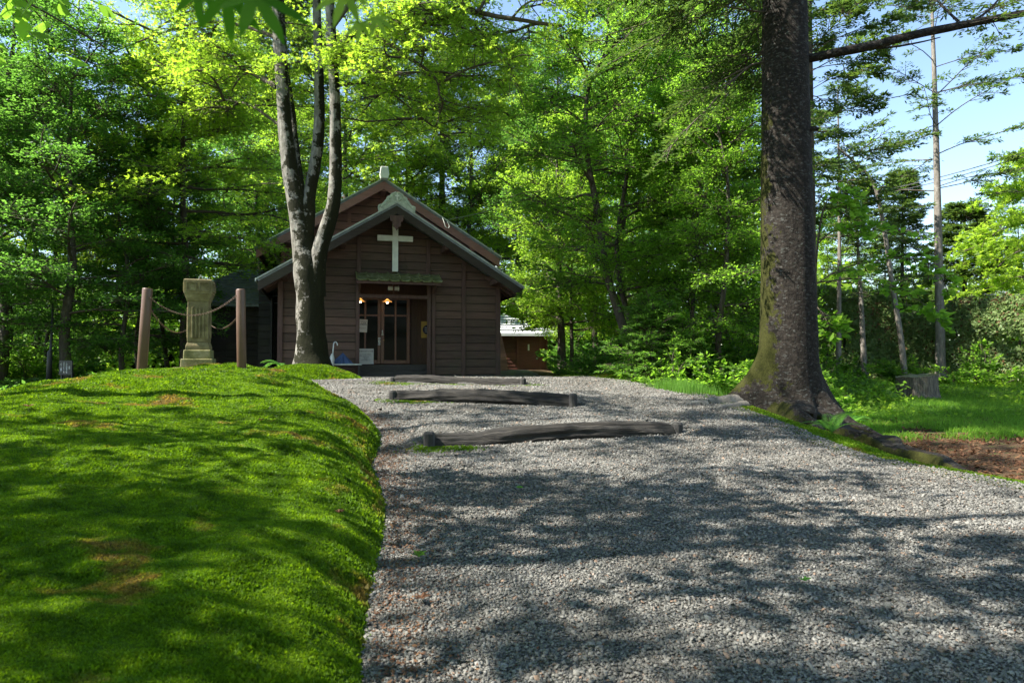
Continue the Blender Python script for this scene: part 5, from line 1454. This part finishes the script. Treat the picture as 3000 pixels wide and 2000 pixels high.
# left trees dapple the path; unseen rear trees added to dim sky and reflections
SH = [(-7.4, .6, .4, 1.0), (-8.0, 3.7, 2.9, .9), (-6.2, -2.6, 1.3, 1.0), (-3.3, -1.6, 5.3, 1.25), (-4.7, 2.1, 2.2, 1.25), (-11.5, -3, 4.2, 1.1),
      (3.5, -8, 1.0, .9), (-2.5, -10, 2.0, 1.0), (9.5, -5, 3.0, .9), (13, -11, 4.0, 1.0), (-9, -12, 5.0, 1.0), (4, -15, .4, 1.0), (17, 0, 1.6, .9)]
for x, y, rz, sc in ((-7.0, 6.0, .3, 1.0),):
    tree_obj('broadleaf_tree', 'unseen leafy tree around the camera that shades the scene', KH2_, None, gl(x, y), rz, sc, 'trees shading the path')
for k_, (x, y, rz, sc) in enumerate(SH):
    tree_obj('broadleaf_tree', 'unseen leafy tree around the camera that shades the scene', KH_ if k_ < 6 else KB_g, None, gl(x, y), rz, sc, 'trees shading the path')

# ------------------------------------------------------------------ hedges
def hedge(name, label, pts, h, wd, n, seed, leaf='hedge', ls=.12, brown=0.06):
    rg = np.random.default_rng(seed)
    P = np.array(pts, float); L = np.r_[0, np.cumsum(np.linalg.norm(np.diff(P, axis=0), axis=1))]
    s = rg.random(n) * L[-1]
    cx = np.interp(s, L, P[:, 0]); cy = np.interp(s, L, P[:, 1])
    dx = np.gradient(P[:, 0]).mean(); dy = np.gradient(P[:, 1]).mean(); q = math.hypot(dx, dy); nx_, ny_ = -dy / q, dx / q
    h0 = h; h = np.interp(s, [0, L[-1]], h) if not np.isscalar(h) else h
    hh = h * (1 + .16 * fbm(s * .8, s * 0 + 2, seed) + .08 * fbm(s * 2.6, s * 0 + 5, seed))
    f = rg.random(n) ** .85
    lump = .5 * fbm(s * 1.1, f * h * .9, seed + 2, 3)
    side = np.where(rg.random(n) < .72, -1, 1)
    depth = side * (wd / 2) * (1 - .55 * f ** 3) * (1 + lump) * (1 - np.abs(rg.normal(0, .16, n)))
    nx_, ny_ = (nx_, ny_) if ny_ > 0 else (-nx_, -ny_)
    X_ = cx + nx_ * depth; Y_ = cy + ny_ * depth
    z0 = G(X_, Y_)
    Pp = np.stack([X_, Y_, z0 + f * hh], -1)
    keep = fbm(s * 1.5, f * h * 1.5, seed + 7, 3) > -.42
    Pp, sd = Pp[keep], side[keep]
    Nn = unit(np.stack([nx_ * sd * 1.0, ny_ * sd * 1.0, .55 + 0 * sd], -1) + .55 * rg.normal(size=(len(Pp), 3)))
    D = unit(np.stack([nx_ * sd * .5, ny_ * sd * .5, .5 + 0 * sd], -1))
    isb = rg.random(len(Pp)) < brown * (1 + 3 * (vn(Pp[:, 0] * 1.3, Pp[:, 2] * 1.3, seed) > .7))
    t = thing(name, label, 'hedge', (P[0, 0], P[0, 1], g_(P[0, 0], P[0, 1])))
    o_ = np.array(t.location)
    V, F = leaves_arr(rg, Pp[~isb] - o_, Nn[~isb], ls, .5, False, D[~isb])
    put('foliage', bigmesh('foliage', V, F), M[leaf], t)
    V, F = leaves_arr(rg, Pp[isb] - o_, Nn[isb], ls * .8, .5, False, D[isb])
    put('dead_foliage', bigmesh('dead_foliage', V, F), M['dry'], t)
    tw = []
    hm = float(np.min(h0))
    for k_ in range(int(L[-1] / .55)):
        u = (k_ + .5) * .55; x_, y_ = np.interp(u, L, P[:, 0]), np.interp(u, L, P[:, 1]); z_ = g_(x_, y_)
        a = rg.normal(0, .12, 2)
        tw.append(tube_arr(np.array([(x_, y_, z_ - .1), (x_ + a[0], y_ + a[1], z_ + hm * .5), (x_ + a[0] * 1.5, y_, z_ + hm * .9)]) - o_, [.06, .045, .015], 6))
    put('stems', bigmesh('stems', *join_arr(tw)), M['bark'], t, True)
hedge('hedge', 'dark shaded conifer hedge behind the stump, right of the great fir', [(7.5, 23.2), (10, 23.0), (12.6, 22.6)], 3.1, 1.1, 26000, 71, brown=.05)
hedge('hedge', 'sunlit conifer hedge with brown dead patches at the right edge', [(12.6, 22.7), (14.2, 20.9), (15.1, 19.3), (15.6, 17.6), (15.9, 15.5)], (2.1, 3.4), 1.4, 46000, 72, brown=.13, ls=.1)

# ------------------------------------------------------------------ understory shrubs at right
SB1, SB2, SB3 = shrub(81, .9, 1.2, 16, 9, .55, 22, .1), shrub(82, 1.2, .9, 16, 9, .6, 24, .12, .55), shrub(83, .8, .6, 14, 8, .4, 20, .085)
KY = conifer(34, 1.9, .025, .12, .13, 5, 1.0, 9, .38, 26, .06, up=.12, gap=.0, trunk=np.array([(0, 0, 0), (.02, .03, .6), (.0, .05, 1.2), (.03, .03, 1.9)]))
KYm = remat(KY, 'bark', 'grass')
for sb, leaf in ((SB1, 'dark_leaf'), (SB2, 'green_leaf'), (SB3, 'green_leaf')):
    for k, me in sb.items(): me.materials.append(M['twig'] if k == 'branches' else M[leaf])
S_l = [
 (SB1, 'dark leafy bush at the foot of the thin leaning trees', px_x(1400, 17), 17.0, .0, 1.0), (SB1, 'dark bush right of the moss rise by the chapel', px_x(1352, 18.2), 18.2, 2.0, .8),
 (SB2, 'spreading green bush in front of the forked tree', px_x(1560, 14.6), 14.6, 1.0, .95), (SB2, 'low green bush left of the great fir root', px_x(1660, 13.2), 13.2, 2.2, .85),
 (SB2, 'broad bush in the shade between young fir and great fir', px_x(1610, 15.8), 15.8, 4.2, 1.1), (SB1, 'tall bush deep in the shade behind the great fir roots', px_x(1690, 16.5), 16.5, 3.3, 1.2),
 (SB3, 'small leafy plant beside the gravel, before the young fir', px_x(1545, 12.9), 12.9, .6, .9), (SB3, 'small leafy plant at the edge of the moss rise', px_x(1465, 14.9), 14.9, 1.9, .8),
 (SB3, 'low plants right behind the great fir, near the ferns', 5.6, 12.6, 1.3, 1.1), (SB3, 'low leafy plant in front of the dark hedge', 9.2, 19.5, 2.8, 1.2),
 (SB3, 'low leafy plant beside the stump, on its left', 7.9, 17.2, .3, .9), (SB3, 'pale leafy plant before the sunlit hedge', 13.1, 19.2, 3.7, 1.3),
 (SB2, 'leafy bush under the arching bare tree', 11.2, 19.8, 5.0, .7), (SB2, 'bush by the black pole at the left', -13.0, 18.2, 1.5, 1.0), (SB1, 'dark bush left of the carport', -15.0, 22.5, .7, 1.2),
 (SB2, 'dark bush between carport and side wing', -10.2, 23.2, 3.0, 1.0), (SB1, 'dark bush at the far left edge of the photo', -14.5, 17.0, 4.0, 1.2), (SB2, 'bush in the corner right of the storehouse', px_x(1300, 27), 27.0, 5.2, .9),
 (SB1, 'bush behind the straight tree by the storehouse', px_x(1330, 23), 23.0, 1.2, 1.2),
]
for md_, lab, x, y, rz, sc in S_l:
    tree_obj('bush', lab, md_, None, gl(x, y), rz, sc, 'bushes of the undergrowth', 'bush')
tree_obj('young_fir', 'young fir with layered green branches left of the great fir', KYm, None, gl(px_x(1500, 14.0), 14.0), .4, 1.0, cat='young fir')
tree_obj('young_fir', 'second young fir, smaller, close to the gravel edge', KYm, None, gl(px_x(1585, 13.6), 13.6), 2.4, .72, cat='young fir')

# ------------------------------------------------------------------ ferns
def fern(seed, n, L, label, loc, rz=0, azr=None):
    rg = np.random.default_rng(seed)
    t = thing('fern', label, 'fern', tuple(loc), rz)
    for i in range(n):
        az = i * 2 * PI / n + rg.normal(0, .25) if azr is None else rg.uniform(*azr)
        el = rg.uniform(.6, 1.2); k = L * rg.uniform(.7, 1.1)
        d = np.array([math.cos(az) * math.cos(el), math.sin(az) * math.cos(el), math.sin(el)]); pts = [np.zeros(3)]
        for s in range(10): pts.append(pts[-1] + d * k / 10); d = unit(d - UP * .17)
        pts = smooth_path(pts, 4); m = len(pts); tn = unit(np.gradient(pts, axis=0)); sd = unit(np.cross(tn, UP) + 1e-6)
        idx = np.arange(5, m)
        u = idx / m
        ln = L * .2 * np.sin(PI * np.clip(u, 0, 1) ** .7) + .01
        Vs = []
        for s in (-1, 1):
            p = pts[idx]; dd = unit(sd[idx] * s + tn[idx] * .35 - UP * .12); wv = tn[idx] * (L * .0065)
            Vs.append(np.stack([p - wv * .6, p + dd * ln[:, None] * .5 - wv, p + dd * ln[:, None], p + dd * ln[:, None] * .5 + wv], 1))
        V = np.concatenate(Vs).reshape(-1, 3)
        V2, F2 = tube_arr(pts, np.linspace(.005, .0015, m), 4)
        put('frond', bigmesh('frond', *join_arr([(V, np.arange(len(V)).reshape(-1, 4)), (V2, F2)])), M['fern'], t)
fern(91, 9, .46, 'light green fern between the front roots of the great fir', (3.78, 8.1, g_(3.78, 8.1) + .03))
fern(92, 7, .5, 'green fern at the left foot of the three-stemmed maple', (-4.85, 14.35, .27), azr=(PI * .6, PI * 1.35))
fern(93, 10, .55, 'shaded fern clump right behind the great fir roots', (5.5, 11.2, g_(5.5, 11.2)))
fern(94, 9, .5, 'fern on the sunlit ground right of the stump', (11.6, 15.4, g_(11.6, 15.4)))
fern(95, 9, .45, 'fern in the grass before the stump', (8.3, 15.0, g_(8.3, 15.0)))
fern(96, 8, .4, 'small fern in front of the sunlit hedge', (13.0, 17.0, g_(13.0, 17.0)))

# ------------------------------------------------------------------ grass and ground cover
def blades(name, x, y, h, w_, label, mat, lean=.4, nb=3):
    n = len(x); rg = np.random.default_rng(n + 1)
    P = np.repeat(np.stack([x, y, G(x, y) - .01], -1), nb, 0); n *= nb
    P[:, :2] += rg.normal(0, .03, (n, 2)); hh = h * (.4 + .9 * rg.random(n))
    a = rg.random(n) * 2 * PI; sd = np.stack([np.cos(a), np.sin(a), 0 * a], -1) * w_; ld = np.stack([np.sin(a), np.cos(a), 0 * a], -1) * (hh * lean * rg.random(n))[:, None]
    mid = P + UP * (hh * .55)[:, None] + ld * .3; tp = P + UP * hh[:, None] + ld
    V = np.stack([P - sd, P + sd, mid + sd * .7, mid - sd * .7, tp, tp + 1e-4], 1).reshape(-1, 3)
    F = np.array([[0, 1, 2, 3], [3, 2, 5, 4]])[None] + (np.arange(n) * 6)[:, None, None]
    return tag(put(name, bigmesh(name, V, F.reshape(-1, 4)), mat), label, kind='stuff')
n = 1500; x = 2.55 + rng.normal(0, .42, n); y = 11.3 + rng.normal(0, .35, n); ok = x > xr(y) - .25
blades('tall_grass', x[ok], y[ok], .2, .0035, 'pale seeding grass at the tip of the left root of the great fir', M['grass'], .3)
n = 42000; y = 9.4 + 12.7 * rng.random(n) ** 1.1; x = xr(y) + .6 + (y * .85 - xr(y)) * rng.random(n)
ok = (fbm(x * .8, y * .8, 77) > -.25 - .35 * (y > 10.5)) & ~((y < 9.6) & (rng.random(n) < .75))
x, y = x[ok], y[ok]
blades('grass', x, y, .085, .007, 'short green grass and weeds on the ground right of the great fir', M['green_leaf'], .8)
def cover(name, n, xr_, yr_, size, label, mat, seed, hgt=.22, dens=-.1):
    rg = np.random.default_rng(seed)
    x = rg.uniform(*xr_, n); y = rg.uniform(*yr_, n)
    ok = (fbm(x * .6, y * .6, seed) > dens) & ((x > xr(y) + .5) | (x < xl(y) - .3))
    ok &= ~((np.abs(x - 9.3) < 1.1) & (y > 12.8) & (y < 16.6))
    x, y = x[ok], y[ok]
    z = G(x, y) + hgt * rg.random(len(x)) * (.4 + .6 * vn(x * 1.2, y * 1.2, seed + 1))
    V, F = leaves_arr(rg, np.stack([x, y, z], -1), unit(UP + .5 * rg.normal(size=(len(x), 3))), size, .6)
    return tag(put(name, bigmesh(name, V, F), mat), label, kind='stuff')
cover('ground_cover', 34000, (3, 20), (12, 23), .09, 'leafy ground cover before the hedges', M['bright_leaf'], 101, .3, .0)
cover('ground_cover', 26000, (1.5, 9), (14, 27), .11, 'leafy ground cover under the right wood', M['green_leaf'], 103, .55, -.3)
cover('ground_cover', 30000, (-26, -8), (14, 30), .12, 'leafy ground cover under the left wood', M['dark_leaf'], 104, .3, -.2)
# leaf litter
def litter(name, x, y, zf, size, label, mat=None):
    rg = np.random.default_rng(len(x) + 5)
    V, F = leaves_arr(rg, np.stack([x, y, zf(x, y) + .012 + .012 * rg.random(len(x))], -1), unit(UP + .35 * rg.normal(size=(len(x), 3))), size, .55)
    return tag(put(name, bigmesh(name, V, F), mat or M['dry']), label, kind='stuff')
n = 34000; x = rng.uniform(3.2, 13, n); y = rng.uniform(4.5, 12, n); ok = (x > xr(y) + .95) & (fbm(x * .9, y * .9, 78) > -.35 + (y > 10) * .3)
litter('leaf_litter', x[ok], y[ok], G, .05, 'brown fallen leaves on the bare ground right of the root')
n = 5200; y = 1.2 + 8 * rng.random(n); x = xb_(y) + np.abs(rng.normal(0, .16, n)) + .02
x2 = rng.uniform(-1.5, 4, 1600); y2 = rng.uniform(1.2, 9, 1600); ok = (x2 > xb_(y2)) & (x2 < xr(y2))
litter('leaf_crumbs', np.concatenate([x, x2[ok]]), np.concatenate([y, y2[ok]]), path_z, .016, 'rust-brown leaf crumbs along the mound edge of the path')
n = 9000; x = rng.uniform(-24, -8.5, n); y = rng.uniform(13, 26, n)
litter('leaf_litter', x, y, G, .09, 'brown fallen leaves under the left wood')
# a strip of sunlit gravel road at the far left
sg = np.linspace(-9.4, -26, 40); tg = np.linspace(13.0, 16.6, 14)
RX, RY = np.meshgrid(sg, tg); RY = RY - (RX + 9) * .12
RZ = G(RX, RY) + .03
i = np.arange(len(tg) - 1)[:, None] * len(sg) + np.arange(len(sg) - 1)[None]
tag(put('side_road', bigmesh('side_road', np.stack([RX, RY, RZ], -1).reshape(-1, 3), np.stack([i, i + len(sg), i + len(sg) + 1, i + 1], -1).reshape(-1, 4)), M['gravel'], smooth=True), 'pale gravel side road left of the mound', kind='structure')

# single fallen leaves
def fallen(label, x, y, zf, s, mat, rz):
    t = None
    mb = MB(); m = 14
    P_ = [(0, 0, .004)]
    for k_ in range(m):
        a = 2 * PI * k_ / m; r = s * (1.0 if k_ % 2 == 0 else .45) * (1.25 if k_ == 0 else 1)
        P_.append((r * math.cos(a), r * math.sin(a), .012 + .35 * s * (rnd.random() - .2)))
    mb.add(P_, [(0, k_ + 1, (k_ + 1) % m + 1) for k_ in range(m)])
    o_ = mb.build('fallen_leaf', mat); o_.location = (x, y, float(zf(np.array([x]), np.array([y]))[0]) + .022); o_.rotation_euler = (0, 0, rz)
    return tag(o_, label, 'leaf', 'single fallen leaves')
zm = lambda a, b: zmound(a, b)
def onm(dx, dy):
    # march the view ray down to the mound
    d = at(dx, dy, 1.0) - np.array([0, 0, EYE])
    for t_ in np.arange(.6, 12, .01):
        p = np.array([0, 0, EYE]) + d * t_
        if p[2] < float(zmound(np.array([p[0]]), np.array([p[1]]))[0]): return p
    return p
for lab, dx, dy, s in (('dark curled brown leaf on the moss near the left edge of the photo', 65, 941, .045), ('small reddish leaf standing on the moss below the left post', 237, 934, .032), ('orange-brown leaf on the moss in the middle of the mound', 600, 972, .03), ('pinkish brown leaf on the moss slope near the gravel', 779, 1189, .03)):
    p = onm(dx, dy); fallen(lab, p[0], p[1], zm, s, M['dry'], rnd.random() * 6)
for lab, x, y, s, mt in (('green maple leaf lying on the gravel at the mound edge', -.45, 3.3, .045, 'green_leaf'), ('pinkish fallen leaf on the gravel at lower left', -.36, 2.75, .035, 'dry'), ('small bright green leaf on the gravel beyond the moss edge', .05, 4.9, .03, 'fern'), ('yellowish leaf on the gravel at lower right', 1.25, 2.95, .03, 'fern')):
    fallen(lab, x, y, path_z, s, M[mt], rnd.random() * 6)

# ------------------------------------------------------------------ far wood
rg = np.random.default_rng(200)
lt = broadleaf(201, 16, .2, .18, 14, 4.2, 7, 1.6, .7, 22, .25, (.1, 1.1), sub=1)
lc = conifer(202, 19, .2, 2.5, .9, 4, 3.4, 7, 1.0, 14, .25, gap=.1, cone=False)
def arr(me):
    v = np.empty(len(me.vertices) * 3, np.float32); me.vertices.foreach_get('co', v)
    f = np.empty(len(me.loops), np.int32); me.loops.foreach_get('vertex_index', f)
    return v.reshape(-1, 3), f.reshape(-1, 4)
A1, A2 = {k: arr(v) for k, v in lt.items()}, {k: arr(v) for k, v in lc.items()}
crown_l, wood_l = [], []
for k_ in range(50):
    a = -.74 + 1.5 * (k_ + rg.random()) / 50
    d = rg.uniform(37, 62)
    x, y = d * math.sin(a), d * math.cos(a)
    sc = rg.uniform(.65, 1.1)
    if x / y > .44: sc *= .44 if x / y < .66 else .52
    elif x / y > .38: sc *= .6
    S_ = A2 if rg.random() < .33 else A1
    th = rg.random() * 6.28
    Rm = np.array([[math.cos(th), -math.sin(th), 0], [math.sin(th), math.cos(th), 0], [0, 0, 1]]) * sc
    off = np.array([x, y, g_(x, y) - .1])
    crown_l.append((S_['crown'][0] @ Rm.T + off, S_['crown'][1]))
    for kk in ('trunk', 'branches'): wood_l.append((S_[kk][0] @ Rm.T + off, S_[kk][1]))
for k_ in range(3):      # low growth under the far trees
    m_n = 22000
    a = rg.uniform(-.85, .85, m_n); d = 38 + 9 * k_ + rg.uniform(-3, 3, m_n)
    x, y = d * np.sin(a), d * np.cos(a)
    hq = (1.5 + 2.6 * vn(a * 60, d * 0, 7 + k_) + 1.6 * vn(a * 17, d * 0, 17 + k_)) * np.where(np.tan(a) > .42, 1.15, 1.0)
    z = G(x, y) + hq * rg.random(m_n) ** .8
    V, F = leaves_arr(rg, np.stack([x, y, z], -1), unit(UP + np.array([0, -.6, 0]) + .6 * rg.normal(size=(m_n, 3))), .38, .6)
    crown_l.append((V, F))
me = bigmesh('far_wood', *join_arr(crown_l + wood_l))
nf = sum(len(f) for _, f in crown_l)
fw = put('far_wood', me, [M['maple_leaf'], M['bark']])
mi = np.zeros(len(me.polygons), np.int32); mi[nf:] = 1
me.polygons.foreach_set('material_index', mi)
tag(fw, 'distant wood closing the view behind the chapel', kind='stuff')
for me in list(lt.values()) + list(lc.values()): bpy.data.meshes.remove(me)

# ------------------------------------------------------------------ maple twig hanging close to the camera
def palm_leaf(p, d, nrm, s, parent, mat):
    d = unit(np.array(d, float)); nrm = unit(np.array(nrm, float)); nrm = unit(nrm - d * (nrm @ d)); e = np.cross(nrm, d)
    mb = MB()
    for ang, k in ((-2.1, .38), (-1.35, .68), (-.68, .92), (0, 1.0), (.68, .92), (1.35, .68), (2.1, .38)):
        u = d * math.cos(ang) + e * math.sin(ang); v_ = -d * math.sin(ang) + e * math.cos(ang)
        L = s * k
        mb.add([(p + u * 0), (p + u * L * .25 + v_ * L * .10), (p + u * L * .5 + v_ * L * .115 - nrm * L * .02), (p + u * L * .75 + v_ * L * .08 - nrm * L * .05), (p + u * L - nrm * L * .12), (p + u * L * .75 - v_ * L * .08 - nrm * L * .05), (p + u * L * .5 - v_ * L * .115 - nrm * L * .02), (p + u * L * .25 - v_ * L * .10)], [(0, 1, 2, 3, 4, 5, 6, 7)])
    return mb.build('leaf', mat, parent)
tw = thing('maple_twig', 'large blurred maple leaves hanging close overhead at the top edge', 'twig', tuple(at(640, -60, .95)))
o = np.array(tw.location)
stem = smooth_path([at(-200, -420, 1.6), at(250, -190, 1.15), at(480, -60, .95), at(640, -60, .92), at(800, -25, .9), at(870, 0, .9)], 5) - o
put('stem', bigmesh('stem', *tube_arr(stem, np.linspace(.006, .0012, len(stem)), 7)), M['twig'], tw)
for (dx, dy, Y, dr, s, m_) in ((455, -25, .95, (.1, -.15, -1), .055, 'near_leaf'), (520, -12, .9, (.15, -.1, -1), .07, 'near_leaf'), (585, -15, .88, (.6, -.2, -.9), .085, 'near_leaf'), (560, -40, .93, (.0, -.3, -.8), .05, 'near_leaf'), (795, -20, .9, (-.3, -.2, -1), .055, 'bright_leaf'), (828, 52, .9, (-.1, -.1, -1), .03, 'bright_leaf'), (862, 40, .9, (.55, -.1, -.9), .036, 'bright_leaf')):
    palm_leaf(at(dx, dy, Y) - o, dr, (.2, -.8, .6), s, tw, M[m_])  # left leaves darker, right ones brighter: sun shading put into leaf colour
